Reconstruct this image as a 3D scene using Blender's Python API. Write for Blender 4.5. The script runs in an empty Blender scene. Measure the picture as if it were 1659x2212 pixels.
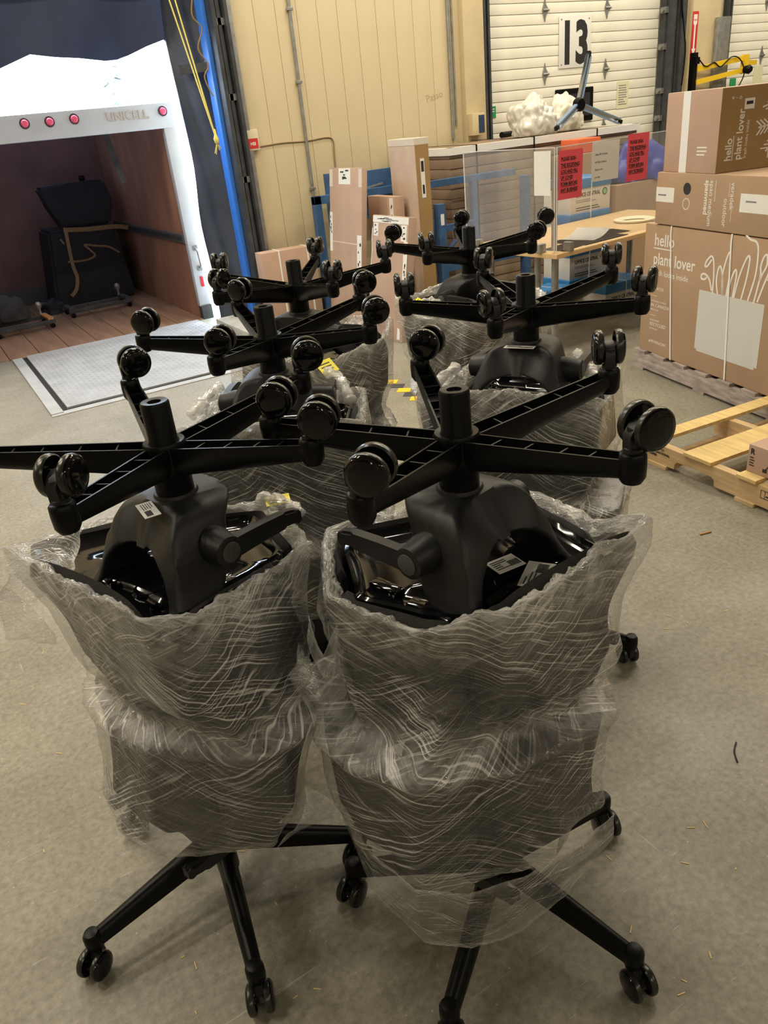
import bpy, bmesh, math, random
from mathutils import Vector, Matrix, noise
random.seed(7)
PI = math.pi
rad = math.radians
S = bpy.context.scene
C = S.collection

# ------------------------------------------------------------------ camera
IMG_W, IMG_H = 1659.0, 2212.0
FPX = 1644.78
NADIR = (1176.1, 4300.85)
YAW = 28.5
CAM_Z = 1.628
def _cam_axes():
    d = Vector((NADIR[0]-IMG_W/2, NADIR[1]-IMG_H/2, FPX)).normalized()
    up = -d
    fw = Vector((0, 0, 1))
    h = (fw - fw.dot(up)*up).normalized()
    rt = h.cross(up)
    if rt.x < 0: rt = -rt
    a = rad(YAW)
    Y = math.cos(a)*h - math.sin(a)*rt
    X = math.sin(a)*h + math.cos(a)*rt
    return X, Y, up
AX, AY, AZ = _cam_axes()
def ray(px, py):
    c = Vector((px-IMG_W/2, py-IMG_H/2, FPX)).normalized()
    return Vector((AX.dot(c), AY.dot(c), AZ.dot(c)))
def at(px, py, z=0.0):                      # point of the pixel's ray at height z
    r = ray(px, py); t = (z-CAM_Z)/r.z
    return Vector((0, 0, CAM_Z)) + t*r
def aty(px, py, Y):                         # point of the pixel's ray on the plane y = Y
    r = ray(px, py); t = Y/r.y
    return Vector((0, 0, CAM_Z)) + t*r
cam = bpy.data.cameras.new('camera')
cam_o = bpy.data.objects.new('camera', cam); C.objects.link(cam_o)
cx = Vector((AX.x, AY.x, AZ.x)); cyv = -Vector((AX.y, AY.y, AZ.y)); cz = -Vector((AX.z, AY.z, AZ.z))
M = Matrix((cx, cyv, cz)).transposed().to_4x4()
M.translation = (0, 0, CAM_Z)
cam_o.matrix_world = M
cam.sensor_fit = 'HORIZONTAL'; cam.sensor_width = 36.0
cam.lens = FPX/IMG_W*36.0
cam.clip_start = 0.02; cam.clip_end = 300
S.camera = cam_o

# ------------------------------------------------------------------ world, exposure
W = bpy.data.worlds.new('daylight'); S.world = W; W.use_nodes = True
bg = W.node_tree.nodes['Background']
bg.inputs[0].default_value = (0.68, 0.83, 1.0, 1); bg.inputs[1].default_value = 18.0
S.view_settings.view_transform = 'Standard'
S.view_settings.look = 'None'
S.view_settings.gamma = 1.0
S.view_settings.use_curve_mapping = False
S.view_settings.exposure = 0.0
LAMP_COL = (1.0, 0.90, 0.71)
LAMP_W = 58.0
LAMP_GRID = [(x, y) for x in (-4.6, -1.6, 1.4, 4.4, 7.4, 10.4) for y in (-5.2, 2.7, 4.4, 6.0)]
for i, (x, y) in enumerate(LAMP_GRID):
    l = bpy.data.lights.new('ceiling_lamp_light', 'AREA'); l.shape = 'RECTANGLE'
    l.size = 1.2; l.size_y = 0.14; l.energy = LAMP_W; l.color = LAMP_COL
    o = bpy.data.objects.new('ceiling_lamp_light', l); C.objects.link(o); o.location = (x, y, 5.02)

# ------------------------------------------------------------------ helpers
def mesh_obj(name, bm, mat, parent=None, smooth=None, link=True):
    bmesh.ops.recalc_face_normals(bm, faces=bm.faces)
    me = bpy.data.meshes.new(name); bm.to_mesh(me); bm.free()
    if isinstance(mat, (list, tuple)):
        for m in mat: me.materials.append(m)
    elif mat: me.materials.append(mat)
    if smooth is not None:
        me.polygons.foreach_set('use_smooth', [True]*len(me.polygons))
        me.set_sharp_from_angle(angle=rad(smooth))
    o = bpy.data.objects.new(name, me); C.objects.link(o)
    if parent: o.parent = parent
    return o
def inst(name, me, parent=None, loc=(0, 0, 0), rot=(0, 0, 0), scale=None):
    o = bpy.data.objects.new(name, me); C.objects.link(o); o.location = loc; o.rotation_euler = rot
    if scale: o.scale = scale
    if parent: o.parent = parent
    return o
def empty(name, loc=(0, 0, 0), rot=(0, 0, 0)):
    o = bpy.data.objects.new(name, None); C.objects.link(o); o.location = loc; o.rotation_euler = rot
    o.empty_display_size = 0.1
    return o
def tag(o, label=None, cat=None, group=None, kind=None):
    if label: o['label'] = label
    if cat: o['category'] = cat
    if group: o['group'] = group
    if kind: o['kind'] = kind
    return o
def struct(o): o['kind'] = 'structure'; return o
def bx(bm, x0, x1, y0, y1, z0, z1, bev=0, mi=0):
    r = bmesh.ops.create_cube(bm, size=1.0)
    vs = r['verts']
    for v in vs:
        v.co = Vector((x0+(v.co.x+.5)*(x1-x0), y0+(v.co.y+.5)*(y1-y0), z0+(v.co.z+.5)*(z1-z0)))
    fs = set(f for v in vs for f in v.link_faces)
    for f in fs: f.material_index = mi
    if bev:
        es = list(set(e for v in vs for e in v.link_edges))
        bmesh.ops.bevel(bm, geom=es, offset=bev, segments=2, profile=.6, affect='EDGES', clamp_overlap=True)
    return vs
def box(name, dims, mat, parent=None, bev=0.0):
    bm = bmesh.new(); bx(bm, *dims, bev=bev)
    return mesh_obj(name, bm, mat, parent, smooth=30 if bev else None)
def lathe(bm, prof, n=24, mtx=None, mi=0, mis=None):
    """prof: list of (r, z); revolve about Z"""
    rings = []
    for (r, z) in prof:
        if r < 1e-6:
            v = bm.verts.new((0, 0, z)); rings.append([v])
        else:
            rings.append([bm.verts.new((r*math.cos(2*PI*k/n), r*math.sin(2*PI*k/n), z)) for k in range(n)])
    for i in range(len(rings)-1):
        a, b = rings[i], rings[i+1]
        m = mis[i] if mis else mi
        for k in range(n):
            k2 = (k+1) % n
            if len(a) == 1 and len(b) == 1: continue
            if len(a) == 1: f = bm.faces.new((a[0], b[k], b[k2]))
            elif len(b) == 1: f = bm.faces.new((a[k], a[k2], b[0]))
            else: f = bm.faces.new((a[k], a[k2], b[k2], b[k]))
            f.material_index = m
    vs = [v for r in rings for v in r]
    if mtx is not None:
        for v in vs: v.co = mtx @ v.co
    return vs
def cyl(bm, p0, p1, r, n=12, r2=None, mi=0):
    p0, p1 = Vector(p0), Vector(p1); d = p1-p0; L = d.length
    q = d.to_track_quat('Z', 'Y').to_matrix().to_4x4(); q.translation = p0
    r2 = r if r2 is None else r2
    return lathe(bm, [(0, 0), (r, 0), (r2, L), (0, L)], n, q, mi)
def tube(bm, pts, r, n=8, mi=0, flat=None):
    """swept round tube (or flat strip section with flat=(w,t,up))"""
    pts = [Vector(p) for p in pts]; rings = []
    prev = None
    for i, p in enumerate(pts):
        t = (pts[min(i+1, len(pts)-1)]-pts[max(i-1, 0)]).normalized()
        if flat:
            up = Vector(flat[2]); s = t.cross(up).normalized(); u = s.cross(t).normalized()
            w, th = flat[0]/2, flat[1]/2
            ring = [p+s*w+u*th, p-s*w+u*th, p-s*w-u*th, p+s*w-u*th]
        else:
            if prev is None:
                a = Vector((0, 0, 1)) if abs(t.z) < .9 else Vector((1, 0, 0))
                s = t.cross(a).normalized()
            else:
                s = (prev - prev.dot(t)*t).normalized()
            prev = s; u = t.cross(s)
            rr = r[i] if isinstance(r, (list, tuple)) else r
            ring = [p + (s*math.cos(2*PI*k/n)+u*math.sin(2*PI*k/n))*rr for k in range(n)]
        rings.append([bm.verts.new(c) for c in ring])
    m = len(rings[0])
    for i in range(len(rings)-1):
        for k in range(m):
            f = bm.faces.new((rings[i][k], rings[i][(k+1) % m], rings[i+1][(k+1) % m], rings[i+1][k])); f.material_index = mi
    for rg in (rings[0], rings[-1]):
        f = bm.faces.new(rg); f.material_index = mi
def smoothpath(pts, n=8):
    pts = [Vector(p) for p in pts]; out = []
    for i in range(len(pts)-1):
        p0, p1, p2, p3 = pts[max(i-1, 0)], pts[i], pts[i+1], pts[min(i+2, len(pts)-1)]
        for k in range(n):
            t = k/n
            out.append(.5*((2*p1)+(-p0+p2)*t+(2*p0-5*p1+4*p2-p3)*t*t+(-p0+3*p1-3*p2+p3)*t**3))
    out.append(pts[-1]); return out
def prism(bm, pts2, y0, y1, mi=0, axis='Y'):
    """extrude a 2D (x,z) polygon along Y"""
    f_ = (lambda p, y: (p[0], y, p[1])) if axis == 'Y' else (lambda p, y: (y, p[0], p[1])) if axis == 'X' else (lambda p, y: (p[0], p[1], y))
    a = [bm.verts.new(f_(p, y0)) for p in pts2]; b = [bm.verts.new(f_(p, y1)) for p in pts2]
    n = len(pts2)
    fs = [bm.faces.new(a), bm.faces.new(b[::-1])]
    for i in range(n): fs.append(bm.faces.new((a[i], b[i], b[(i+1) % n], a[(i+1) % n])))
    for f in fs: f.material_index = mi
def text(name, body, parent, loc, size, mat, rot=(PI/2, 0, 0), extrude=0.0004, align='LEFT', sx=1.0, bold=0.0, spacing=1.0):
    cu = bpy.data.curves.new(name, 'FONT'); cu.body = body; cu.size = size; cu.extrude = extrude
    cu.align_x = align; cu.offset = bold; cu.space_character = spacing; cu.resolution_u = 3
    tmp = bpy.data.objects.new('tmp', cu); C.objects.link(tmp)
    dg = bpy.context.evaluated_depsgraph_get()
    me = bpy.data.meshes.new_from_object(tmp.evaluated_get(dg)); me.name = name
    bpy.data.objects.remove(tmp); bpy.data.curves.remove(cu)
    me.materials.clear(); me.materials.append(mat)
    o = inst(name, me, parent, loc, rot, (sx, 1, 1)); return o

# ------------------------------------------------------------------ materials
def nodes(name):
    m = bpy.data.materials.new(name); m.use_nodes = True
    nt = m.node_tree; p = nt.nodes['Principled BSDF']; return m, nt, p
def mat(name, col, rough=.5, metal=0, spec=.5, var=0, vscale=8, bump=0, bscale=60, stretch=None, coat=0, emit=None):
    m, nt, p = nodes(name)
    p.inputs['Base Color'].default_value = (*col, 1); p.inputs['Roughness'].default_value = rough
    p.inputs['Metallic'].default_value = metal; p.inputs['Specular IOR Level'].default_value = spec
    p.inputs['Coat Weight'].default_value = coat
    if emit: p.inputs['Emission Color'].default_value = (*emit[0], 1); p.inputs['Emission Strength'].default_value = emit[1]
    if var or bump:
        tc = nt.nodes.new('ShaderNodeTexCoord'); mp = nt.nodes.new('ShaderNodeMapping')
        nt.links.new(tc.outputs['Object'], mp.inputs['Vector'])
        if stretch: mp.inputs['Scale'].default_value = stretch
    if var:
        n = nt.nodes.new('ShaderNodeTexNoise'); n.inputs['Scale'].default_value = vscale; n.inputs['Detail'].default_value = 6
        nt.links.new(mp.outputs[0], n.inputs['Vector'])
        r = nt.nodes.new('ShaderNodeValToRGB'); r.color_ramp.elements[0].position = .3; r.color_ramp.elements[1].position = .7
        r.color_ramp.elements[0].color = (*[c*(1-var) for c in col], 1); r.color_ramp.elements[1].color = (*[min(1, c*(1+var)) for c in col], 1)
        nt.links.new(n.outputs['Fac'], r.inputs[0]); nt.links.new(r.outputs[0], p.inputs['Base Color'])
    if bump:
        n2 = nt.nodes.new('ShaderNodeTexNoise'); n2.inputs['Scale'].default_value = bscale; n2.inputs['Detail'].default_value = 4
        nt.links.new(mp.outputs[0], n2.inputs['Vector'])
        b = nt.nodes.new('ShaderNodeBump'); b.inputs['Strength'].default_value = bump; b.inputs['Distance'].default_value = .01
        nt.links.new(n2.outputs['Fac'], b.inputs['Height']); nt.links.new(b.outputs[0], p.inputs['Normal'])
    return m
def floor_mat():
    m, nt, p = nodes('warehouse_concrete')
    tc = nt.nodes.new('ShaderNodeTexCoord')
    def nz(scale, detail, st=None):
        n = nt.nodes.new('ShaderNodeTexNoise'); n.inputs['Scale'].default_value = scale; n.inputs['Detail'].default_value = detail; n.inputs['Roughness'].default_value = .65
        if st:
            mp = nt.nodes.new('ShaderNodeMapping'); mp.inputs['Scale'].default_value = st[0]; mp.inputs['Rotation'].default_value = (0, 0, st[1])
            nt.links.new(tc.outputs['Object'], mp.inputs[0]); nt.links.new(mp.outputs[0], n.inputs['Vector'])
        else: nt.links.new(tc.outputs['Object'], n.inputs['Vector'])
        return n
    def ramp(src, a, b, c0, c1):
        r = nt.nodes.new('ShaderNodeValToRGB'); r.color_ramp.elements[0].position = a; r.color_ramp.elements[1].position = b
        r.color_ramp.elements[0].color = (*c0, 1); r.color_ramp.elements[1].color = (*c1, 1); nt.links.new(src, r.inputs[0]); return r
    def mix(a, b, fac, mode='MIX'):
        x = nt.nodes.new('ShaderNodeMix'); x.data_type = 'RGBA'; x.blend_type = mode
        nt.links.new(a, x.inputs[6]); nt.links.new(b, x.inputs[7])
        if isinstance(fac, float): x.inputs[0].default_value = fac
        else: nt.links.new(fac, x.inputs[0])
        return x.outputs[2]
    big = ramp(nz(1.6, 9).outputs['Fac'], .3, .72, (.215, .193, .145), (.325, .303, .245))
    fine = ramp(nz(55, 9).outputs['Fac'], .32, .72, (.66, .66, .66), (1.18, 1.18, 1.18))
    c = mix(big.outputs[0], fine.outputs[0], 1.0, 'MULTIPLY')
    # pale scratches in two directions
    for st, rot, lo in (((1.1, 34, 1), .5, .68), ((34, 1.4, 1), .25, .69), ((4, 90, 1), 1.9, .68), ((6, 110, 1), .9, .69), ((5, 100, 1), 2.6, .69)):
        s = nz(1.7, 3, (st, rot)); r = ramp(s.outputs['Fac'], lo, lo+.05, (0, 0, 0), (.35, .35, .35))
        w = nt.nodes.new('ShaderNodeRGB'); w.outputs[0].default_value = (.62, .60, .54, 1)
        c = mix(c, w.outputs[0], r.outputs[0])
    vor = nt.nodes.new('ShaderNodeTexVoronoi'); vor.inputs['Scale'].default_value = 21; nt.links.new(tc.outputs['Object'], vor.inputs['Vector'])
    sp = ramp(vor.outputs['Distance'], .025, .06, (.55, .55, .55), (0, 0, 0))
    w = nt.nodes.new('ShaderNodeRGB'); w.outputs[0].default_value = (.60, .57, .48, 1)
    c = mix(c, w.outputs[0], sp.outputs[0])
    nt.links.new(c, p.inputs['Base Color'])
    rr = ramp(nz(2.5, 6).outputs['Fac'], .3, .7, (.38,)*3, (.60,)*3); nt.links.new(rr.outputs[0], p.inputs['Roughness'])
    p.inputs['Specular IOR Level'].default_value = .4
    b = nt.nodes.new('ShaderNodeBump'); b.inputs['Strength'].default_value = .12; b.inputs['Distance'].default_value = .004
    nt.links.new(nz(70, 5).outputs['Fac'], b.inputs['Height']); nt.links.new(b.outputs[0], p.inputs['Normal'])
    return m
def film_mat(name, haze=.018, streak=.62, dens=.72):
    """clear stretch film: clear glossy sheet, whitened where it is bunched or many layers thick, crease glints painted as white streaks"""
    m, nt, p = nodes(name)
    out = nt.nodes['Material Output']
    uv = nt.nodes.new('ShaderNodeUVMap'); uv.uv_map = 'UVMap'
    att = nt.nodes.new('ShaderNodeAttribute'); att.attribute_name = 'layers'
    def nz(sx, sy, rot, det=4, dist=0.0, src=None):
        r0 = nt.nodes.new('ShaderNodeMapping'); r0.inputs['Rotation'].default_value = (0, 0, rot)
        nt.links.new(src or uv.outputs[0], r0.inputs[0])
        mp = nt.nodes.new('ShaderNodeMapping'); mp.inputs['Scale'].default_value = (sx, sy, 1)
        nt.links.new(r0.outputs[0], mp.inputs[0])
        n = nt.nodes.new('ShaderNodeTexNoise'); n.inputs['Scale'].default_value = 1.0; n.inputs['Detail'].default_value = det; n.inputs['Distortion'].default_value = dist
        nt.links.new(mp.outputs[0], n.inputs['Vector']); return n.outputs['Fac']
    def mth(op, a, b=None):
        x = nt.nodes.new('ShaderNodeMath'); x.operation = op
        for i, v in enumerate((a, b)):
            if v is None: continue
            if isinstance(v, (int, float)): x.inputs[i].default_value = v
            else: nt.links.new(v, x.inputs[i])
        return x.outputs[0]
    def rng(v, a, b, c, d):
        x = nt.nodes.new('ShaderNodeMapRange'); nt.links.new(v, x.inputs[0])
        for i, q in enumerate((a, b, c, d)): x.inputs[i+1].default_value = q
        return x.outputs[0]
    # warp the streak direction slowly so the folds fan out
    wn = nt.nodes.new('ShaderNodeTexNoise'); wn.inputs['Scale'].default_value = 1.5; wn.inputs['Detail'].default_value = 1; nt.links.new(uv.outputs[0], wn.inputs['Vector'])
    sub = nt.nodes.new('ShaderNodeVectorMath'); sub.operation = 'SUBTRACT'; nt.links.new(wn.outputs['Color'], sub.inputs[0]); sub.inputs[1].default_value = (.5, .5, .5)
    scl = nt.nodes.new('ShaderNodeVectorMath'); scl.operation = 'SCALE'; nt.links.new(sub.outputs[0], scl.inputs[0]); scl.inputs['Scale'].default_value = .03
    add = nt.nodes.new('ShaderNodeVectorMath'); nt.links.new(uv.outputs[0], add.inputs[0]); nt.links.new(scl.outputs[0], add.inputs[1])
    W_ = add.outputs[0]
    s1 = nz(6, 260, .40, 4, 0, W_); s2 = nz(7, 220, -.46, 4, 0, W_); s3 = nz(34, 70, .1, 4, .8, W_); s4 = nz(3, 42, .2, 3, 0, W_)
    big = nz(3.5, 7, .3, 3, 0, W_); big2 = nz(4, 9, -.4, 2, 0, W_)
    l1 = mth('MULTIPLY', rng(s1, .53, .64, 0, 1), rng(big, .42, .60, .10, 1))
    l2 = mth('MULTIPLY', rng(s2, .53, .64, 0, 1), rng(big2, .45, .62, .10, 1))
    st = mth('ADD', l1, l2)  # white streaks put into the colour for glints along the creases
    band = rng(s4, .5, .75, 0, .03)
    fac = mth('ADD', mth('MULTIPLY', st, streak), mth('ADD', band, rng(big, .35, .7, haze*.4, haze*1.8)))
    fac = mth('ADD', fac, mth('MULTIPLY', att.outputs['Fac'], rng(s3, .32, .62, .14, dens)))
    fac = mth('MINIMUM', fac, .78)
    hgt = mth('ADD', mth('MULTIPLY', s1, .45), mth('ADD', mth('MULTIPLY', s2, .45), mth('ADD', mth('MULTIPLY', s4, .2), mth('MULTIPLY', s3, mth('ADD', mth('MULTIPLY', att.outputs['Fac'], 1.0), .08)))))
    bp = nt.nodes.new('ShaderNodeBump'); bp.inputs['Strength'].default_value = 1.0; bp.inputs['Distance'].default_value = .007
    nt.links.new(hgt, bp.inputs['Height'])
    p.inputs['Base Color'].default_value = (.88, .87, .84, 1); p.inputs['Roughness'].default_value = .12
    p.inputs['Specular IOR Level'].default_value = 1.0
    nt.links.new(bp.outputs[0], p.inputs['Normal'])
    tr = nt.nodes.new('ShaderNodeBsdfTransparent')
    gl = nt.nodes.new('ShaderNodeBsdfGlossy'); gl.inputs['Roughness'].default_value = .07; nt.links.new(bp.outputs[0], gl.inputs['Normal'])
    m1 = nt.nodes.new('ShaderNodeMixShader'); nt.links.new(thin_fresnel(nt, bp.outputs[0], .12), m1.inputs[0]); nt.links.new(tr.outputs[0], m1.inputs[1]); nt.links.new(gl.outputs[0], m1.inputs[2])
    m2 = nt.nodes.new('ShaderNodeMixShader'); nt.links.new(fac, m2.inputs[0]); nt.links.new(m1.outputs[0], m2.inputs[1]); nt.links.new(p.outputs[0], m2.inputs[2])
    nt.links.new(m2.outputs[0], out.inputs['Surface'])
    return m
def thin_fresnel(nt, normal=None, f0=.05):
    lw = nt.nodes.new('ShaderNodeLayerWeight'); lw.inputs['Blend'].default_value = .5
    if normal: nt.links.new(normal, lw.inputs['Normal'])
    pw = nt.nodes.new('ShaderNodeMath'); pw.operation = 'POWER'; pw.inputs[1].default_value = 4.0; nt.links.new(lw.outputs['Facing'], pw.inputs[0])
    mr = nt.nodes.new('ShaderNodeMapRange'); nt.links.new(pw.outputs[0], mr.inputs[0]); mr.inputs[3].default_value = f0; mr.inputs[4].default_value = .75
    return mr.outputs[0]
def glass_mat(name, tint=(1, 1, 1), haze=.05, rough=.05):
    m, nt, p = nodes(name); out = nt.nodes['Material Output']
    tr = nt.nodes.new('ShaderNodeBsdfTransparent'); tr.inputs[0].default_value = (*tint, 1)
    gl = nt.nodes.new('ShaderNodeBsdfGlossy'); gl.inputs['Roughness'].default_value = rough
    m1 = nt.nodes.new('ShaderNodeMixShader'); nt.links.new(thin_fresnel(nt, None, .05), m1.inputs[0]); nt.links.new(tr.outputs[0], m1.inputs[1]); nt.links.new(gl.outputs[0], m1.inputs[2])
    p.inputs['Base Color'].default_value = (.8, .8, .8, 1); p.inputs['Roughness'].default_value = .4
    m2 = nt.nodes.new('ShaderNodeMixShader'); m2.inputs[0].default_value = haze
    nt.links.new(m1.outputs[0], m2.inputs[1]); nt.links.new(p.outputs[0], m2.inputs[2]); nt.links.new(m2.outputs[0], out.inputs['Surface'])
    return m
FLOOR = floor_mat()
FILM = film_mat('stretch_film')
FILM2 = film_mat('crumpled_stretch_film', .10, .45, .6)
BLACK = mat('black_moulded_plastic', (.004, .004, .0045), .36, spec=.16)
SATIN = mat('black_satin_plastic', (.012, .012, .0125), .44, spec=.38, bump=.06, bscale=700)
GLOSS = mat('black_gloss_plastic', (.004, .004, .005), .08, spec=.4)
TREAD = mat('grey_soft_tread', (.022, .021, .018), .25, spec=.45)
FABRIC = mat('charcoal_upholstery', (.016, .015, .014), .8, var=.3, vscale=30, bump=.35, bscale=420)
CAPG = mat('grey_cap', (.06, .06, .06), .6)
WHITEP = mat('white_paper', (.78, .77, .73), .6, var=.03, vscale=20)
INK = mat('black_ink', (.015, .015, .015), .6)
INKG = mat('grey_ink', (.22, .22, .22), .6)
YELLOW = mat('yellow_label', (.90, .78, .02), .5)
BEIGE = mat('beige_wall_paint', (.58, .485, .31), .55, var=.05, vscale=2.2, bump=.02, bscale=90)
BEIGE2 = mat('beige_column_paint', (.56, .46, .28), .55, var=.10, vscale=3)
WALLG = mat('plain_warehouse_wall', (.28, .25, .19), .8)
CEILG = mat('dark_roof_deck', (.16, .155, .14), .8)
STEEL = mat('galvanised_steel', (.30, .30, .29), .45, metal=.6, var=.2, vscale=15)
DSTEEL = mat('dark_steel', (.055, .058, .065), .5, metal=.3, var=.3, vscale=9)
DOORW = mat('cream_door_panel', (.80, .77, .66), .5, var=.04, vscale=4)
CARD = mat('brown_cardboard', (.40, .265, .165), .75, var=.07, vscale=5, bump=.05, bscale=40)
CARDB = mat('wrapped_dull_cardboard', (.27, .19, .125), .45, var=.12, vscale=6)
CARD2 = mat('pinkish_cardboard', (.46, .31, .23), .75, var=.06, vscale=5, bump=.05, bscale=40)
CARD3 = mat('yellow_brown_cardboard', (.34, .21, .085), .75, var=.07, vscale=5, bump=.05, bscale=40)
CARD4 = mat('worn_pale_cardboard', (.52, .40, .32), .75, var=.10, vscale=6, bump=.12, bscale=25)
PRINT = mat('white_box_print', (.78, .76, .72), .6)
TAPEW = mat('white_tape', (.80, .79, .76), .35, bump=.15, bscale=30)
TAPEC = mat('clear_tape_glare', (.66, .60, .54), .3)
BLUEP = mat('blue_rack_paint', (.035, .095, .22), .5, var=.2, vscale=12)
NAVY = mat('navy_steel_panel', (.018, .04, .10), .5)
BRIGHTB = mat('bright_blue_paint', (.04, .20, .75), .5)
PINE = mat('fresh_pine', (.72, .52, .22), .65, var=.16, vscale=3, stretch=(2, 14, 14), bump=.1, bscale=12)
PINE2 = mat('pine_edge_grain', (.58, .40, .21), .7, var=.2, vscale=3, stretch=(2, 14, 14))
OLDWOOD = mat('weathered_pallet_wood', (.36, .30, .27), .8, var=.4, vscale=4, stretch=(2, 10, 10), bump=.2, bscale=20)
MAPLE = mat('maple_laminate', (.62, .42, .20), .4, var=.05, vscale=3, stretch=(1, 9, 1))
TRUCKW = mat('white_fibreglass', (.42, .44, .49), .45, var=.06, vscale=5)
PLY = mat('stained_plywood', (.25, .12, .075), .65, var=.35, vscale=3, stretch=(1, 1, .35), bump=.06, bscale=20)
PLYD = mat('dark_brown_lining', (.17, .09, .08), .7, var=.2, vscale=3)
DECK = mat('worn_deck_plank', (.22, .125, .075), .6, var=.3, vscale=4, stretch=(3, .4, 1))
RAILG = mat('grey_track_steel', (.10, .10, .11), .5, metal=.4)
REDL = mat('red_lamp_lens', (.75, .10, .20), .25, spec=.6)
REDR = mat('red_reflector', (.65, .02, .03), .3)
NAVYC = mat('navy_dock_curtain', (.020, .034, .090), .55, var=.2, vscale=4, bump=.1, bscale=20)
GREYC = mat('slate_blue_dock_curtain', (.045, .055, .085), .5, var=.2, vscale=3, bump=.15, bscale=10)
BLUEC = mat('black_blue_cover', (.006, .008, .016), .7, bump=.2, bscale=12)
STRAP = mat('tan_webbing', (.26, .17, .09), .8)
ROPE = mat('yellow_rope', (.72, .62, .16), .7)
CONC = mat('pale_concrete', (.42, .40, .35), .8, var=.2, vscale=8, bump=.2, bscale=30)
PLATE = mat('worn_leveler_steel', (.36, .36, .36), .5, metal=.15, var=.16, vscale=5, bump=.1, bscale=60)
PLATE2 = mat('pale_painted_steel', (.37, .37, .37), .5, var=.1, vscale=7)
DARK = mat('black_gap', (.01, .01, .01), .9)
REDS = mat('red_sign_paper', (.80, .085, .12), .5)
BLUELID = mat('blue_carton_lid', (.03, .20, .48), .5, var=.04)
WHITEC = mat('white_carton', (.66, .64, .60), .6)
GREEN = mat('green_print', (.02, .28, .10), .5)
ACRYL = glass_mat('acrylic_sheet', (.96, .96, .97), .10)
EDGEM = mat('bright_acrylic_edge', (.72, .74, .76), .2)
POLY = glass_mat('clear_poly_bag', (.93, .92, .88), .30, .12)
CHROME = mat('polished_chrome', (.55, .57, .62), .12, metal=1.0)
BLUEFILM = mat('blue_protective_film', (.16, .26, .42), .25, spec=.6)
YELM = mat('yellow_machine_paint', (.80, .52, .02), .45)
BLUEB = mat('blue_plastic_tarp', (.03, .05, .32), .4)
ORANGE = mat('orange_plastic', (.75, .14, .05), .5)
REDSIGN = mat('red_sign_enamel', (.55, .03, .03), .4)
SIGNW = mat('off_white_sign', (.74, .73, .70), .4)
PAPERY = mat('yellowed_paper', (.70, .66, .45), .6)
ASPH = mat('pale_yard_concrete', (.55, .55, .55), .8)
TREEG = mat('hazy_spruce_needles', (.40, .42, .42), .9, spec=.1)  # needles coloured pale grey to imitate the bloom of the bright sky
LAMPM = mat('lamp_housing', (.6, .6, .6), .5)
TAN = mat('orange_tan_wood', (.50, .24, .08), .6)

# ================================================================== STRUCTURE
WY = 7.05            # face of the back wall
bm = bmesh.new()
bx(bm, -7, 14, -7, 7.25, -.2, 0)
bx(bm, .15, 2.72, 7.25, 7.72, -.2, 0)
floor = struct(mesh_obj('floor', bm, FLOOR))
struct(box('ceiling', (-7, 14, -7, 7.25, 5.5, 5.7), CEILG))
struct(box('wall_left', (-7.2, -7, -7, 7.25, 0, 5.5), WALLG))
struct(box('wall_right', (14, 14.2, -7, 7.25, 0, 5.5), WALLG))
struct(box('wall_front', (-7.2, 14.2, -7.2, -7, 0, 5.5), WALLG))
# back wall backing, cut round the three dock openings
bm = bmesh.new()
bx(bm, -7, .15, 7.07, 7.25, 0, 5.5); bx(bm, .15, 2.72, 7.07, 7.25, 3.05, 5.5)
bx(bm, 2.72, 5.55, 7.07, 7.25, 0, 5.5); bx(bm, 5.55, 8.25, 7.07, 7.25, 3.05, 5.5)
bx(bm, 8.25, 9.2, 7.07, 7.25, 0, 5.5); bx(bm, 9.2, 11.9, 7.07, 7.25, 3.05, 5.5); bx(bm, 11.9, 14, 7.07, 7.25, 0, 5.5)
wall = struct(mesh_obj('wall_back', bm, BEIGE))
def panels(x0, x1, n):
    w = (x1-x0)/n
    bmp = bmesh.new(); bx(bmp, 0, w-.003, 0, .022, 0, 3.6, bev=.002)
    me = None
    for i in range(n):
        if me is None:
            o = mesh_obj('wall_panel', bmp, BEIGE, wall, smooth=30); me = o.data; o.location = (x0+i*w, WY-.001, 0)
        else: inst('wall_panel', me, wall, (x0+i*w, WY-.001, 0))
panels(2.90, 5.50, 13); panels(8.42, 9.10, 2)
# shallow pilaster next to door 13
struct(box('trim_1', (5.22, 5.47, 6.97, 7.05, 1.2, 3.6), BEIGE2, bev=.006))
struct(box('trim_2', (8.50, 8.98, 6.98, 7.05, 0, 3.6), BEIGE2, bev=.006))
struct(box('baseboard_back', (2.9, 5.5, 7.02, 7.05, 0, .12), DSTEEL))

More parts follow.
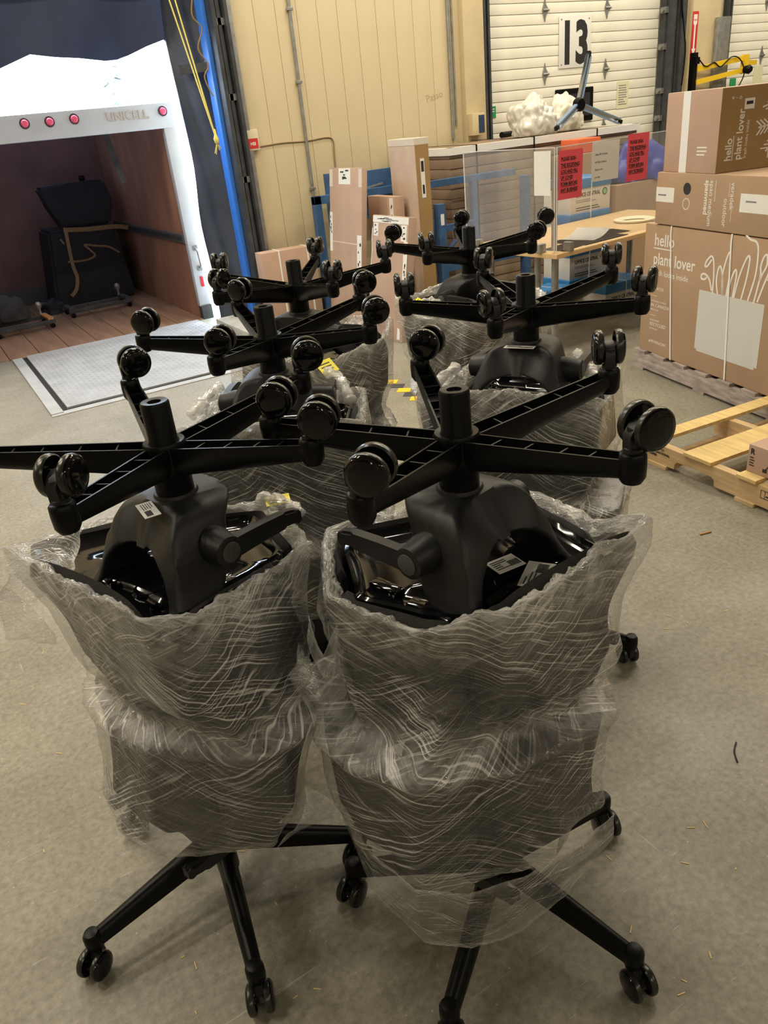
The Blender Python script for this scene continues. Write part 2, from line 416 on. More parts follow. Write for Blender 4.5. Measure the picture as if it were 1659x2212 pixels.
# ---- sectional dock doors 13 and next
def dock_door(name, x0, x1, y=7.19):
    rootbm = bmesh.new(); bx(rootbm, x0-.08, x1+.08, y+.03, y+.05, 0, 3.08)
    d = struct(mesh_obj(name, rootbm, DOORW))
    bms = bmesh.new(); bx(bms, x0+.005, x1-.005, 0, .03, 0, .0925, bev=.004)
    me = None; z = .02; k = 0
    while z < 3.0:
        if me is None:
            o = mesh_obj('door_slat', bms, DOORW, d, smooth=30); me = o.data; o.location = (0, y, z)
        else: inst('door_slat', me, d, (0, y, z))
        z += .0975; k += 1
    # hinges: pointed steel leaf plates
    for hx in (x0+.85, x0+1.75):
        for hz in (1.31, 1.90, 2.485):
            bmh = bmesh.new()
            prism(bmh, [(hx-.035, hz), (hx-.018, hz+.05), (hx, hz+.105), (hx+.012, hz+.05), (hx+.045, hz+.01), (hx+.045, hz-.01), (hx+.012, hz-.05), (hx, hz-.105), (hx-.018, hz-.05)], y-.012, y+.002)
            cyl(bmh, (hx-.03, y-.014, hz), (hx+.05, y-.014, hz), .012, 8)
            mesh_obj('hinge', bmh, STEEL, d)
    return d
d13 = dock_door('door_1', 5.60, 8.19)
d14 = dock_door('door_2', 9.26, 11.85)
def track(name, x0, x1, side):
    bmt = bmesh.new()
    bx(bmt, x0, x1, 7.10, 7.18, 0, 3.3)
    xr = x1-.03 if side > 0 else x0
    bx(bmt, x0+.02, x0+.045, 6.99, 7.10, 0, 3.3); bx(bmt, x1-.035, x1-.01, 7.02, 7.10, 0, 3.3)
    t = struct(mesh_obj(name, bmt, DSTEEL))
    for z in (.75, 1.33, 1.62, 2.07, 2.43):
        b2 = bmesh.new(); cx_ = x1 if side > 0 else x0
        cyl(b2, (cx_-.02*side, 7.12, z), (cx_+.05*side, 7.12, z), .025, 10); bx(b2, cx_-.02, cx_+.02, 7.08, 7.16, z-.03, z+.03)
        mesh_obj('roller', b2, STEEL, t)
    return t
track('trim_3', 5.47, 5.60, 1); track('trim_4', 8.19, 8.34, -1); track('trim_5', 9.12, 9.26, 1)
struct(box('trim_6', (8.34, 8.42, 6.99, 7.2, 0, 3.4), DSTEEL, bev=.004))
# window in door 13
wn = struct(box('window_1', (6.60, 7.16, 7.165, 7.195, 1.40, 1.74), BLACK, bev=.012))
b2 = bmesh.new(); bx(b2, 6.66, 7.10, 7.160, 7.166, 1.455, 1.685)
mesh_obj('window_pane', b2, mat('dark_glass', (.03, .03, .035), .1), wn)

# ---- dock 12 opening: steel jamb on the right
bm = bmesh.new()
bx(bm, 2.70, 2.735, 6.98, 7.25, 0, 3.3); bx(bm, 2.735, 2.80, 7.03, 7.25, 0, 3.3); bx(bm, 2.80, 2.83, 6.95, 7.06, 0, 3.3); bx(bm, 2.745, 2.775, 6.99, 7.03, 0, 3.3)
jamb = struct(mesh_obj('trim_7', bm, DSTEEL))
bm = bmesh.new()
for z in (.55, 1.25, 1.9, 2.45): bx(bm, 2.735, 2.80, 6.99, 7.03, z, z+.05)
mesh_obj('track_clip', bm, STEEL, jamb)
struct(box('trim_8', (2.835, 2.885, 7.0, 7.05, 0, 3.4), STEEL, bev=.006))
struct(box('trim_9', (2.66, 2.70, 7.10, 7.24, 0.02, 3.05), BRIGHTB, bev=.01))
# ---- leveler plate in the floor
bm = bmesh.new(); bx(bm, .50, .585, 5.66, 7.70, 0.0, .012); bx(bm, .50, 2.6, 5.62, 5.70, 0.0, .006)
struct(mesh_obj('trim_10', bm, PLATE2))
lev = struct(box('floor_leveler', (.625, 2.28, 5.735, 7.71, .001, .016), PLATE))
struct(box('trim_11', (.588, .622, 5.72, 7.70, 0.0005, .004), DARK)); struct(box('trim_12', (.625, 2.28, 5.705, 5.733, .0005, .004), DARK))
bm = bmesh.new()
for i in range(40):
    for j in range(44):
        x = .66+i*.041; y = 5.78+j*.043
        a = .5 if (i+j) % 2 else -.5
        m_ = Matrix.Translation((x, y, .0162)) @ Matrix.Rotation(a*1.6, 4, 'Z')
        vs = [bm.verts.new(m_ @ Vector(p)) for p in ((-.014, 0, 0), (0, -.003, .0015), (.014, 0, 0), (0, .003, .0015))]
        bm.faces.new(vs)
o = mesh_obj('tread_bars', bm, PLATE, lev); o['kind'] = 'stuff'
# ---- dock curb
tag(box('concrete_curb', (2.30, 2.66, 5.75, 7.18, 0, .10), CONC, bev=.012), 'low raised concrete curb beside the dock leveler plate', 'curb')
# hazard tape on the floor
for k in range(5):
    p = at(845+k*14, 825+k*9)
    q = box('hazard_tape_piece', (-.045, .045, -.04, .04, 0, .002), YELM if k % 2 == 0 else DSTEEL); q.location = (p.x, p.y, .0005); q.rotation_euler = (0, 0, -.75)
    q.name = 'hazard_tape'; tag(q, 'yellow square of worn hazard tape stuck to the floor' if k % 2 == 0 else 'dark square of worn hazard tape stuck to the floor', 'floor tape', 'hazard tape on the floor')

# ---- outside
struct(box('floor_yard', (-40, 40, 7.75, 90, -1.4, -1.3), ASPH))
def spruce(x, y, h, lab):
    t = empty('spruce_tree', (x, y, -1.3)); b = bmesh.new(); cyl(b, (0, 0, 0), (0, 0, h), .18, 8, .02); mesh_obj('trunk', b, TREEG, t)
    b = bmesh.new()
    for i in range(420):
        z = h*(.12+.87*random.random()); rr = (1-z/h)*h*.22+.12; a = random.random()*2*PI; L = rr*(.6+.5*random.random())
        d = Vector((math.cos(a), math.sin(a), -.25-.2*random.random()))
        s = Vector((-math.sin(a), math.cos(a), 0))*.16
        p0 = Vector((0, 0, z)); v = [b.verts.new(p) for p in (p0, p0+d*L*.6+s, p0+d*L, p0+d*L*.6-s)]
        b.faces.new(v)
    mesh_obj('needles', b, TREEG, t)
    tag(t, lab, 'tree')
p = aty(240, 150, 40); spruce(p.x, 40, 8.6, 'hazy spruce tree outside above the white truck header')
# ---- dock curtains
def curtain(name, pts, thick, m, lab, wav=.02):
    """pts: rows (top to bottom) of columns of 3D points, made into a thin wavy slab"""
    bmc = bmesh.new(); R_, K_ = len(pts), len(pts[0])
    fr = [[bmc.verts.new(Vector(p)) for p in row] for row in pts]
    bk = [[bmc.verts.new(Vector(p)+Vector((0, thick, 0))) for p in row] for row in pts]
    for i in range(R_-1):
        for j in range(K_-1):
            bmc.faces.new((fr[i][j], fr[i][j+1], fr[i+1][j+1], fr[i+1][j])); bmc.faces.new((bk[i][j], bk[i+1][j], bk[i+1][j+1], bk[i][j+1]))
    for i in range(R_-1):
        bmc.faces.new((fr[i][0], fr[i+1][0], bk[i+1][0], bk[i][0])); bmc.faces.new((fr[i][-1], bk[i][-1], bk[i+1][-1], fr[i+1][-1]))
    for j in range(K_-1):
        bmc.faces.new((fr[0][j], bk[0][j], bk[0][j+1], fr[0][j+1])); bmc.faces.new((fr[-1][j], fr[-1][j+1], bk[-1][j+1], bk[-1][j]))
    return tag(mesh_obj(name, bmc, m, smooth=60), lab, 'curtain')
edge = [(-.2, 2.02), (.4, 2.12), (.8, 2.20), (1.06, 2.28), (1.32, 2.365), (1.5, 2.335), (1.70, 2.32), (1.91, 2.295), (2.02, 2.30), (2.12, 2.325), (2.28, 2.38), (2.43, 2.42), (2.50, 2.31), (2.55, 2.30)]
rows = []
for i in range(9):
    t = i/8; rows.append([(x, 7.52+.04*math.sin(x*6+t*2)*t, 3.04+(z-3.04)*t) for x, z in edge])
curtain('dock_curtain', rows, .02, NAVYC, 'navy fabric head curtain hanging across the top of the open dock')
rows = []
for i in range(25):
    t = i/24; z = 3.03+(.02-3.03)*t
    rows.append([(2.44+(.30-.02*t)*s+.012*math.sin(z*5+s*3), 7.42-.16*s+.025*math.sin(z*3.1+s*9)+.012*math.sin(z*8.3), z) for s in [k/10 for k in range(11)]])
sc = curtain('dock_curtain', rows, .02, GREYC, 'slate blue fabric side curtain of the open dock next to blue post')
bm = bmesh.new(); bx(bm, 2.44, 2.72, 7.23, 7.26, 2.14, 2.21); bmesh.ops.rotate(bm, cent=(2.58, 7.25, 2.17), matrix=Matrix.Rotation(-.50, 3, 'Z'), verts=bm.verts)
mesh_obj('velcro_band', bm, DSTEEL, sc)
bm = bmesh.new(); bx(bm, -.3, 2.9, 7.27, 8.0, 3.05, 3.15); sky_hood = mesh_obj('added_sky_hood', bm, NAVYC); tag(sky_hood, 'added navy hood outside the open dock that blocks sky light', 'shelter')  # unseen hood added outside to keep sky light off the truck header
b = bmesh.new(); bx(b, -.3, -.2, 7.27, 8.0, -1.0, 3.05); mesh_obj('added_side_panel', b, NAVYC, sky_hood)
# rope and cords
def cord(name, pts, r, m, lab, cat='cord'):
    b = bmesh.new(); tube(b, smoothpath(pts, 6), r, 6); return tag(mesh_obj(name, b, m, smooth=60), lab, cat)
k0 = aty(467, 300, 7.0)
rp = empty('pull_rope', k0)
for (px, py) in ((345, -60), (360, -60)):
    b = bmesh.new(); tube(b, [aty(px, py, 7.0)-k0, Vector((0, 0, 0))], .006, 6); mesh_obj('rope_strand', b, ROPE, rp, smooth=60)
b = bmesh.new(); lathe(b, [(0, -.05), (.018, -.03), (.024, 0), (.012, .03), (.008, .07), (0, .08)], 10); 
for a in range(5): cyl(b, (0, 0, -.03), (.03*math.cos(a), .01, -.08-.01*a), .004, 5)
mesh_obj('knot', b, ROPE, rp, smooth=50)
tag(rp, 'yellow door pull rope knotted at its end in front of dock curtain', 'rope')
pts = [aty(*q, 7.02) for q in ((420, -40), (414, 30), (436, 62), (428, 105), (450, 140), (442, 165), (452, 192), (461, 208))]
cord('coiled_cord', pts, .006, STRAP, 'curly tan cord hanging beside the dock door jamb')

# ---- ceiling lamps (housings; their light is set at the top)
bm = bmesh.new(); bx(bm, -.65, .65, -.11, .11, 0, .09, bev=.01); meL = None
for (x, y) in LAMP_GRID:
    if meL is None:
        o = mesh_obj('ceiling_lamp', bm, LAMPM, smooth=30); meL = o.data; o.location = (x, y, 5.03)
    else: o = inst('ceiling_lamp', meL, None, (x, y, 5.03))
    tag(o, 'long strip lamp hanging below the warehouse ceiling', 'lamp', 'ceiling strip lamps')
    b = None
bmr = bmesh.new(); cyl(bmr, (0, 0, 0), (0, 0, .4), .008, 6); meR = None
for o in [o for o in C.objects if o.name.startswith('ceiling_lamp') and o.type == 'MESH']:
    for dx in (-.5, .5):
        if meR is None: r_ = mesh_obj('hanger_rod', bmr, STEEL, o); meR = r_.data
        else: r_ = inst('hanger_rod', meR, o)
        r_.location = (dx, 0, .08)

# ================================================================== TRUCK
tr = empty('box_truck', (1.16, 7.8, -1.3)); TO = Vector((1.16, 7.8, -1.3))
def tp(name, dims, m, parent=None, bev=0):
    x0, x1, y0, y1, z0, z1 = dims
    return box(name, (x0-TO.x, x1-TO.x, y0-TO.y, y1-TO.y, z0-TO.z, z1-TO.z), m, parent or tr, bev)
bm = bmesh.new()
def fr_(x0, x1, y0, y1, z0, z1): bx(bm, x0-TO.x, x1-TO.x, y0-TO.y, y1-TO.y, z0-TO.z, z1-TO.z, bev=.012)
fr_(-.15, 2.475, 7.777, 7.86, 1.755, 1.965); fr_(2.36, 2.475, 7.78, 7.86, .12, 1.95); fr_(-.15, -.04, 7.78, 7.86, .12, 1.80)
frame = mesh_obj('rear_frame', bm, TRUCKW, tr, smooth=30)
tp('corner_bumper', (2.37, 2.48, 7.77, 7.87, -.06, .13), DSTEEL, frame, .008); tp('corner_bumper', (-.15, -.04, 7.77, 7.87, -.06, .13), DSTEEL, frame, .008)
tp('side_wall', (2.37, 2.47, 7.86, 11.0, -.1, 1.95), PLY); tp('side_wall', (-.15, -.05, 7.86, 11.0, -.1, 1.95), PLY)
fw = tp('front_wall', (-.05, 2.37, 10.7, 10.8, -.1, 1.95), PLYD)
tp('kick_strip', (-.05, 2.37, 10.685, 10.7, 0, .20), RAILG, fw)
ROOFM, _nt, _p = nodes('translucent_fibreglass_roof'); _tl = _nt.nodes.new('ShaderNodeBsdfTranslucent'); _tl.inputs[0].default_value = (.55, .55, .60, 1)
_mx = _nt.nodes.new('ShaderNodeMixShader'); _mx.inputs[0].default_value = .35; _p.inputs['Base Color'].default_value = (.4, .4, .42, 1)
_nt.links.new(_p.outputs[0], _mx.inputs[1]); _nt.links.new(_tl.outputs[0], _mx.inputs[2]); _nt.links.new(_mx.outputs[0], _nt.nodes['Material Output'].inputs['Surface'])
b = bmesh.new(); bx(b, -.15-TO.x, 2.475-TO.x, 7.86-TO.y, 11.0-TO.y, 1.955-TO.z, 1.960-TO.z); mesh_obj('roof', b, ROOFM, tr)
for k in range(6): tp('roof_bow', (-.05, 2.37, 8.3+k*.42, 8.34+k*.42, 1.89, 1.95), DSTEEL)
tp('sub_floor', (-.15, 2.475, 7.80, 11.0, -.25, -.03), DSTEEL)
pw = 2.42/9
bmp = bmesh.new(); bx(bmp, 0, pw-.006, 0, 2.92, 0, .03, bev=.002); meP = None
for i in range(9):
    loc = (-.05+i*pw-TO.x, 7.77-TO.y, -.03-TO.z)
    if meP is None: o = mesh_obj('deck_plank', bmp, DECK, tr, smooth=30); meP = o.data; o.location = loc
    else: inst('deck_plank', meP, tr, loc)
rail = tp('wall_track', (2.345, 2.37, 7.86, 10.7, .735, .815), RAILG)
bm = bmesh.new()
for k in range(56):
    y = 7.9+k*.05; bx(bm, 2.342-TO.x, 2.346-TO.x, y-TO.y, y+.02-TO.y, .755-TO.z, .795-TO.z)
o = mesh_obj('track_slots', bm, DARK, rail); o['kind'] = 'stuff'
def lampd(px, py):
    p = aty(px, py, 7.78)-TO; b = bmesh.new()
    mt = Matrix.Translation(p) @ Matrix.Rotation(PI/2, 4, 'X')
    lathe(b, [(0, .028), (.022, .026), (.030, .018), (.031, .008), (.032, .006), (.041, .010), (.043, 0), (0, 0)], 20, mt, mis=[0, 0, 0, 0, 1, 1, 1])
    mesh_obj('marker_lamp', b, [REDL, DSTEEL], frame, smooth=40)
for q in ((53, 267), (107, 263), (160, 257), (351, 240)): lampd(*q)
p = aty(232, 262, 7.775)-TO
text('maker_lettering', 'UNICELL', frame, p, .098, mat('tan_lettering', (.42, .38, .36), .5), rot=(PI/2, rad(0.5), 0), sx=.98, bold=.003, extrude=.002)
p = aty(437, 608, 7.775)-TO
b = bmesh.new(); bx(b, p.x-.014, p.x+.014, p.y-.004, p.y+.006, p.z-.05, p.z+.05, bev=.003); mesh_obj('reflector', b, REDR, frame)
p0, p1 = aty(422, 537, 7.77)-TO, aty(432, 578, 7.77)-TO
b = bmesh.new(); tube(b, [p0, p0+Vector((0, -.05, -.02)), p1+Vector((0, -.05, .02)), p1], .009, 8)
bx(b, p0.x-.02, p0.x+.02, p0.y-.003, p0.y+.012, p0.z-.02, p0.z+.03); bx(b, p1.x-.02, p1.x+.02, p1.y-.003, p1.y+.012, p1.z-.03, p1.z+.02)
mesh_obj('grab_handle', b, STEEL, frame, smooth=50)
# door pull strap hanging inside
b = bmesh.new(); tube(b, [Vector(q)-TO for q in ((1.90, 8.2, 1.95), (1.93, 8.2, 1.7), (1.96, 8.2, 1.5), (1.99, 8.2, 1.33))], 0, flat=(.055, .008, (0, 1, 0))); mesh_obj('pull_strap', b, DSTEEL, tr)
# wheels and chassis under the body
for wx in (.2, 2.15):
    b = bmesh.new(); lathe(b, [(0, -.12), (.25, -.12), (.42, -.13), (.48, -.08), (.48, .08), (.42, .13), (.25, .12), (0, .12)], 28, Matrix.Translation((wx-TO.x, 9.6-TO.y, .48)) @ Matrix.Rotation(PI/2, 4, 'Y'))
    mesh_obj('rear_wheel', b, BLACK, tr, smooth=40)
tp('chassis_rail', (.55, .65, 7.9, 11, -.75, -.25), DSTEEL); tp('chassis_rail', (1.7, 1.8, 7.9, 11, -.75, -.25), DSTEEL); tp('axle', (.2, 2.15, 9.55, 9.65, -.87, -.75), DSTEEL)
tag(tr, 'white box truck backed up to the open dock with its rear door up', 'truck')

# cargo in the truck: padded black piece held by straps
def rbox(bm, pts_front, depth, yv):
    prism(bm, pts_front, yv, yv+depth)
cg = empty('covered_furniture', (1.75, 10.2, 0))
bm = bmesh.new(); prism(bm, [(1.30-1.75, 0), (2.25-1.75, 0), (2.17-1.75, .84), (1.42-1.75, .86)], -.28, .40); bmesh.ops.bevel(bm, geom=list(bm.edges), offset=.03, segments=2, affect='EDGES'); body = mesh_obj('lower_body', bm, BLUEC, cg, smooth=40)
bm = bmesh.new(); prism(bm, [(1.62-1.75, .85), (2.17-1.75, .85), (2.25-1.75, 1.08), (2.20-1.75, 1.33), (1.85-1.75, 1.34), (1.46-1.75, 1.32), (1.52-1.75, 1.10)], -.20, .12); bmesh.ops.bevel(bm, geom=list(bm.edges), offset=.03, segments=2, affect='EDGES'); mesh_obj('upper_pad', bm, BLUEC, cg, smooth=40)
bm = bmesh.new(); lathe(bm, [(0, 0), (.03, 0), (.04, .03), (.03, .06), (0, .07)], 10, Matrix.Translation((.25, 0, 1.33))); mesh_obj('top_knob', bm, BLACK, cg, smooth=50)
tag(cg, 'black covered furniture piece strapped in the truck corner', 'furniture')
def strap(pts, lab, w=.04):
    b = bmesh.new(); tube(b, smoothpath(pts, 6), 0, flat=(w, .005, (.15, 1, .2))); return tag(mesh_obj('cargo_strap', b, STRAP), lab, 'strap')
Y = 9.885
f_ = lambda px, py, y=Y: aty(px, py, y)
strap([f_(137, 497), f_(190, 495), f_(248, 489), Vector((2.335, 9.93, .78))], 'tan cargo strap running level across the black covered furniture', .05)
strap([f_(142, 500), f_(150, 540), f_(158, 575), f_(167, 600), f_(165, 625), f_(155, 640)], 'tan cargo strap hanging down the front of the covered furniture')
strap([f_(258, 545), f_(235, 533), f_(210, 531), f_(183, 529), f_(195, 540), f_(205, 552), f_(185, 562), f_(147, 566)], 'tan cargo strap curled in a loose zigzag on the covered furniture', .022)
strap([f_(130, 517), f_(139, 527)], 'short tan strap end beside the covered furniture', .02)
# dollies
def dolly(loc, rz, L, Wd, lab, extra=0):
    d = empty('furniture_dolly', loc, (0, 0, rz))
    for sy in (-1, 1):
        b = bmesh.new(); bx(b, -L/2, L/2, sy*Wd/2-.025, sy*Wd/2+.025, .05, .085, bev=.004); mesh_obj('rail', b, DSTEEL, d)
    for sx in (-1, 1):
        b = bmesh.new(); bx(b, sx*(L/2-.04)-.03, sx*(L/2-.04)+.03, -Wd/2, Wd/2, .085, .11, bev=.004); mesh_obj('cross_bar', b, TAN if extra and sx > 0 else DSTEEL, d)
        for sy in (-1, 1):
            b = bmesh.new(); mt = Matrix.Translation((sx*(L/2-.04), sy*Wd/2, .027)) @ Matrix.Rotation(PI/2, 4, 'X')
            lathe(b, [(0, -.012), (.02, -.012), (.027, -.008), (.027, .008), (.02, .012), (0, .012)], 14, mt); mesh_obj('wheel', b, BLACK, d, smooth=40)
    b = bmesh.new(); lathe(b, [(0, 0), (.02, 0), (.012, .03), (.014, .06), (.032, .08), (.034, .11), (.02, .13), (0, .135)], 12, Matrix.Translation((L/2-.06, Wd/2-.02, .105))); mesh_obj('knob', b, STEEL, d, smooth=50)
    return tag(d, lab, 'dolly')
p = at(40, 690); dolly((p.x-.05, 9.05, 0), .08, .62, .36, 'dark steel furniture dolly with an orange wooden bar on truck floor', 1)
p = at(200, 655); dolly((1.66, 9.38, 0), .05, .72, .30, 'dark steel furniture dolly in front of the covered furniture')
def heap(name, loc, sx, sy, h, m, lab, cat, sd):
    b = bmesh.new(); bmesh.ops.create_icosphere(b, subdivisions=4, radius=1)
    for v in b.verts:
        n = noise.noise(v.co*1.7+Vector((sd, 0, 0)))*.35+noise.noise(v.co*4+Vector((0, sd, 0)))*.15
        v.co *= 1+n; v.co = Vector((v.co.x*sx, v.co.y*sy, max(v.co.z, -.25)*h+.25*h))
    o = mesh_obj(name, b, m, smooth=80); o.location = loc; return tag(o, lab, cat)
heap('folded_blanket', (1.22, 9.76, 0.001), .16, .11, .12, BLUEC, 'dark folded moving blanket heaped before the covered furniture', 'blanket', 3)
heap('bundled_blanket', (.72, 9.15, 0.12), .19, .14, .2, mat('grey_black_blanket', (.03, .03, .035), .9), 'dark bundled blanket lying on the dolly with the orange bar', 'blanket', 9)

# ================================================================== OFFICE CHAIRS
FLIP_Z = 1.25            # height of the caster line of an upturned chair
def se(phi, au, av, p=3.4, af=None):
    """superellipse: phi measured from the chair's back (-Y)"""
    c, s_ = math.cos(phi), math.sin(phi)
    a = au if c >= 0 else (af or au)
    x = av*math.copysign(abs(s_)**(2/p), s_); y = -a*math.copysign(abs(c)**(2/p), c)
    return x, y
def make_chair_meshes():
    D = {}
    # hub
    bm = bmesh.new(); lathe(bm, [(.027, .108), (.038, .106), (.041, .112), (.041, .168), (.036, .176), (.036, .206), (.027, .208), (.027, .108)], 28)
    D['base_hub'] = mesh_obj('base_hub', bm, BLACK, smooth=35)
    # leg: tapered open channel with ribs and a caster socket, along +X
    bm = bmesh.new(); rings = []
    N = 12
    for i in range(N+1):
        t = i/N; r = .030+.29*t
        w = .0225-.006*t; zb = .112-.036*t; zt = .172-.062*t
        th = .0035; dp = min(.02, (zt-zb)*.5)
        pr = [(-w, zb), (-w*1.02, zb+(zt-zb)*.55), (-w*.6, zt-.004), (-w*.2, zt), (w*.2, zt), (w*.6, zt-.004), (w*1.02, zb+(zt-zb)*.55), (w, zb), (w-th, zb), (w-th, zb+dp), (-w+th, zb+dp), (-w+th, zb)]
        rings.append([bm.verts.new((r, y, z)) for y, z in pr])
    for i in range(N):
        n = len(rings[0])
        for k in range(n): bm.faces.new((rings[i][k], rings[i][(k+1) % n], rings[i+1][(k+1) % n], rings[i+1][k]))
    bm.faces.new(rings[0]); bm.faces.new(rings[-1])
    for rr in (.085, .15, .215, .265):
        t = (rr-.03)/.29; w = .0225-.006*t; zb = .112-.036*t
        bx(bm, rr-.0015, rr+.0015, -w+.002, w-.002, zb+.003, zb+.018)
    lathe(bm, [(.0075, .069), (.017, .067), (.0195, .070), (.0205, .085), (.0200, .104), (.015, .113), (0, .117)], 18, Matrix.Translation((.330, 0, 0)))
    lathe(bm, [(.0075, .069), (.0075, .10), (0, .10)], 12, Matrix.Translation((.330, 0, 0)))
    D['base_leg'] = mesh_obj('base_leg', bm, BLACK, smooth=38)
    # caster body (swivel axis at origin, floor z=0)
    bm = bmesh.new(); tr_ = .020
    lathe(bm, [(0, .03), (.010, .03), (.011, .058), (.0135, .060), (.0135, .066), (.0055, .067), (.0055, .088), (0, .088)], 16)
    prism(bm, [(-.012, .062), (.010, .062), (.014, .050), (.020, .040), (.034, .036), (.036, .030), (.030, .022), (.012, .020), (-.004, .026), (-.013, .040)], -.0085, .0085)
    cyl(bm, (tr_, -.024, .0325), (tr_, .024, .0325), .005, 10)
    D['caster'] = mesh_obj('caster', bm, SATIN, smooth=38)
    # wheel, axis along Y
    bm = bmesh.new()
    prof = [(0, .0105), (.022, .0100), (.0245, .0092), (.0258, .0080), (.0288, .0074), (.0315, .0045), (.0325, .0005), (.0318, -.0050), (.0295, -.0078), (.0270, -.0080), (.0255, -.0030), (.010, -.0030), (.010, -.006), (0, -.006)]
    lathe(bm, prof, 36, Matrix.Rotation(-PI/2, 4, 'X'), mis=[0, 0, 0, 0, 0, 1, 1, 1, 0, 0, 0, 0, 0])
    D['wheel'] = mesh_obj('wheel', bm, [GLOSS, TREAD], smooth=32)
    # gas column
    bm = bmesh.new(); lathe(bm, [(0, .036), (.012, .036), (.013, .031), (.024, .030), (.0265, .034), (.0265, .104), (.029, .108), (.029, .112), (.024, .2), (.024, .262), (0, .262)], 28)
    D['gas_column'] = mesh_obj('gas_column', bm, BLACK, smooth=35)
    # yoke: arched bridge under the seat; h measured down from the pan
    bm = bmesh.new(); rings = []; N = 32
    oh = [Vector(p) for p in ((.146, 0, 0), (.128, 0, .055), (.108, 0, .115), (.090, 0, .150), (.060, 0, .164), (.020, 0, .166), (0, 0, .166))]
    ih = [Vector(p) for p in ((.116, 0, 0), (.106, 0, .035), (.085, 0, .064), (.055, 0, .084), (.025, 0, .092), (.010, 0, .093), (0, 0, .093))]
    op, ip = smoothpath(oh, 6), smoothpath(ih, 6)
    for i in range(N+1):
        q = 1-abs(2*i/N-1); sg = -1 if i < N/2 else 1; m_ = min(len(op)-1, int(round(q*(len(op)-1))))
        xo, ho = op[m_].x*sg, op[m_].z; xi, hi = ip[m_].x*sg, ip[m_].z
        k = min(1, q*1.5)**.8
        yb = .040+(-.080-.040)*k; yf = .148+(.050-.148)*k; yi = .148+(.100-.148)*k
        sec = [(xo, yb, ho), (xo, yf, ho), (xi, yi, hi), (xi, yb+.03*k, hi)]
        rings.append([bm.verts.new((x, y, .378-h)) for x, y, h in sec])
    for i in range(N):
        for k in range(4): bm.faces.new((rings[i][k], rings[i][(k+1) % 4], rings[i+1][(k+1) % 4], rings[i+1][k]))
    bm.faces.new(rings[0]); bm.faces.new(rings[-1][::-1])
    long_e = [e for e in bm.edges if abs((e.verts[0].co-e.verts[1].co).length) < .05 and any(e.verts[0] in r and e.verts[1] not in r for r in rings)]
    bmesh.ops.bevel(bm, geom=long_e, offset=.013, segments=3, profile=.6, affect='EDGES', clamp_overlap=True)
    lathe(bm, [(.029, .216), (.033, .206), (.040, .206), (.044, .214), (.044, .24)], 28)
    D['tilt_yoke'] = mesh_obj('tilt_yoke', bm, SATIN, smooth=50)
    # pivot barrel on +X side
    bm = bmesh.new(); mt = Matrix.Translation((0, .012, .288)) @ Matrix.Rotation(PI/2, 4, 'Y')
    lathe(bm, [(.036, .080), (.036, .118), (.031, .140), (.029, .160), (.024, .162), (0, .162)], 26, mt)
    lathe(bm, [(0, .1625), (.0195, .1625), (.0195, .1645), (.018, .1655), (0, .1655)], 22, mt, mi=1)
    D['pivot'] = mesh_obj('pivot', bm, [SATIN, CAPG], smooth=35)
    # back lever on +X side
    bm = bmesh.new()
    pth = smoothpath([(.151, .02, .288), (.151, -.04, .286), (.151, -.09, .286), (.150, -.135, .288), (.148, -.165, .296)], 5)
    rings = []
    for i, p in enumerate(pth):
        t = i/(len(pth)-1); h2 = .020-.006*t; w = .010
        rings.append([bm.verts.new(p+Vector((dx*w, 0, dz*h2))) for dx, dz in ((-1, -1), (1, -1), (1, 1), (-1, 1))])
    for i in range(len(rings)-1):
        for k in range(4): bm.faces.new((rings[i][k], rings[i][(k+1) % 4], rings[i+1][(k+1) % 4], rings[i+1][k]))
    bm.faces.new(rings[0]); bm.faces.new(rings[-1])
    bmesh.ops.bevel(bm, geom=[e for e in bm.edges if any((e.verts[0] in rings[i] and e.verts[1] in rings[i+1]) for i in range(len(rings)-1))], offset=.005, segments=2, affect='EDGES')
    D['back_lever'] = mesh_obj('back_lever', bm, SATIN, smooth=45)
    # seat pan
    bm = bmesh.new(); n = 64
    def ringp(sc, z, f=1): 
        return [bm.verts.new((*[q*sc for q in se(2*PI*k/n, .150, .180, 2.8, .165)], z)) for k in range(n)]
    R = [ringp(1.0, .412), ringp(1.0, .396), ringp(.955, .384), ringp(.90, .383), ringp(.87, .389), ringp(.62, .389), ringp(.55, .381), ringp(.2, .379)]
    for a, b in zip(R, R[1:]):
        for k in range(n): bm.faces.new((a[k], a[(k+1) % n], b[(k+1) % n], b[k]))
    bm.faces.new(R[-1]); bm.faces.new(R[0][::-1])
    for (x0, x1, y0, y1) in ((-.165, -.14, .0, .10), (.14, .165, .0, .10), (-.155, -.13, -.10, -.03), (.13, .155, -.10, -.03)): bx(bm, x0, x1, y0, y1, .366, .392, bev=.006)
    for (x, y, r) in ((0, .105, .028), (-.07, .135, .010), (.07, .135, .010)):
        lathe(bm, [(r*.8, .384), (r*.85, .372), (r, .370), (r*1.15, .376), (r*1.25, .389)], 24, Matrix.Translation((x, y, 0)))
    for sx in (-1, 1): bx(bm, sx*.10-.010, sx*.10+.010, .03, .14, .370, .392, bev=.005)
    D['seat_pan'] = mesh_obj('seat_pan', bm, GLOSS, smooth=40)
    # cushion
    bm = bmesh.new()
    R = [[bm.verts.new((*[q*sc for q in se(2*PI*k/n, .140, .175, 2.8, .160)], z)) for k in range(n)] for sc, z in ((.96, .410), (1.0, .425), (1.0, .465), (.96, .488), (.8, .498), (.3, .500))]
    for a, b in zip(R, R[1:]):
        for k in range(n): bm.faces.new((a[k], a[(k+1) % n], b[(k+1) % n], b[k]))
    bm.faces.new(R[-1]); bm.faces.new(R[0][::-1])
    D['seat_cushion'] = mesh_obj('seat_cushion', bm, FABRIC, smooth=50)
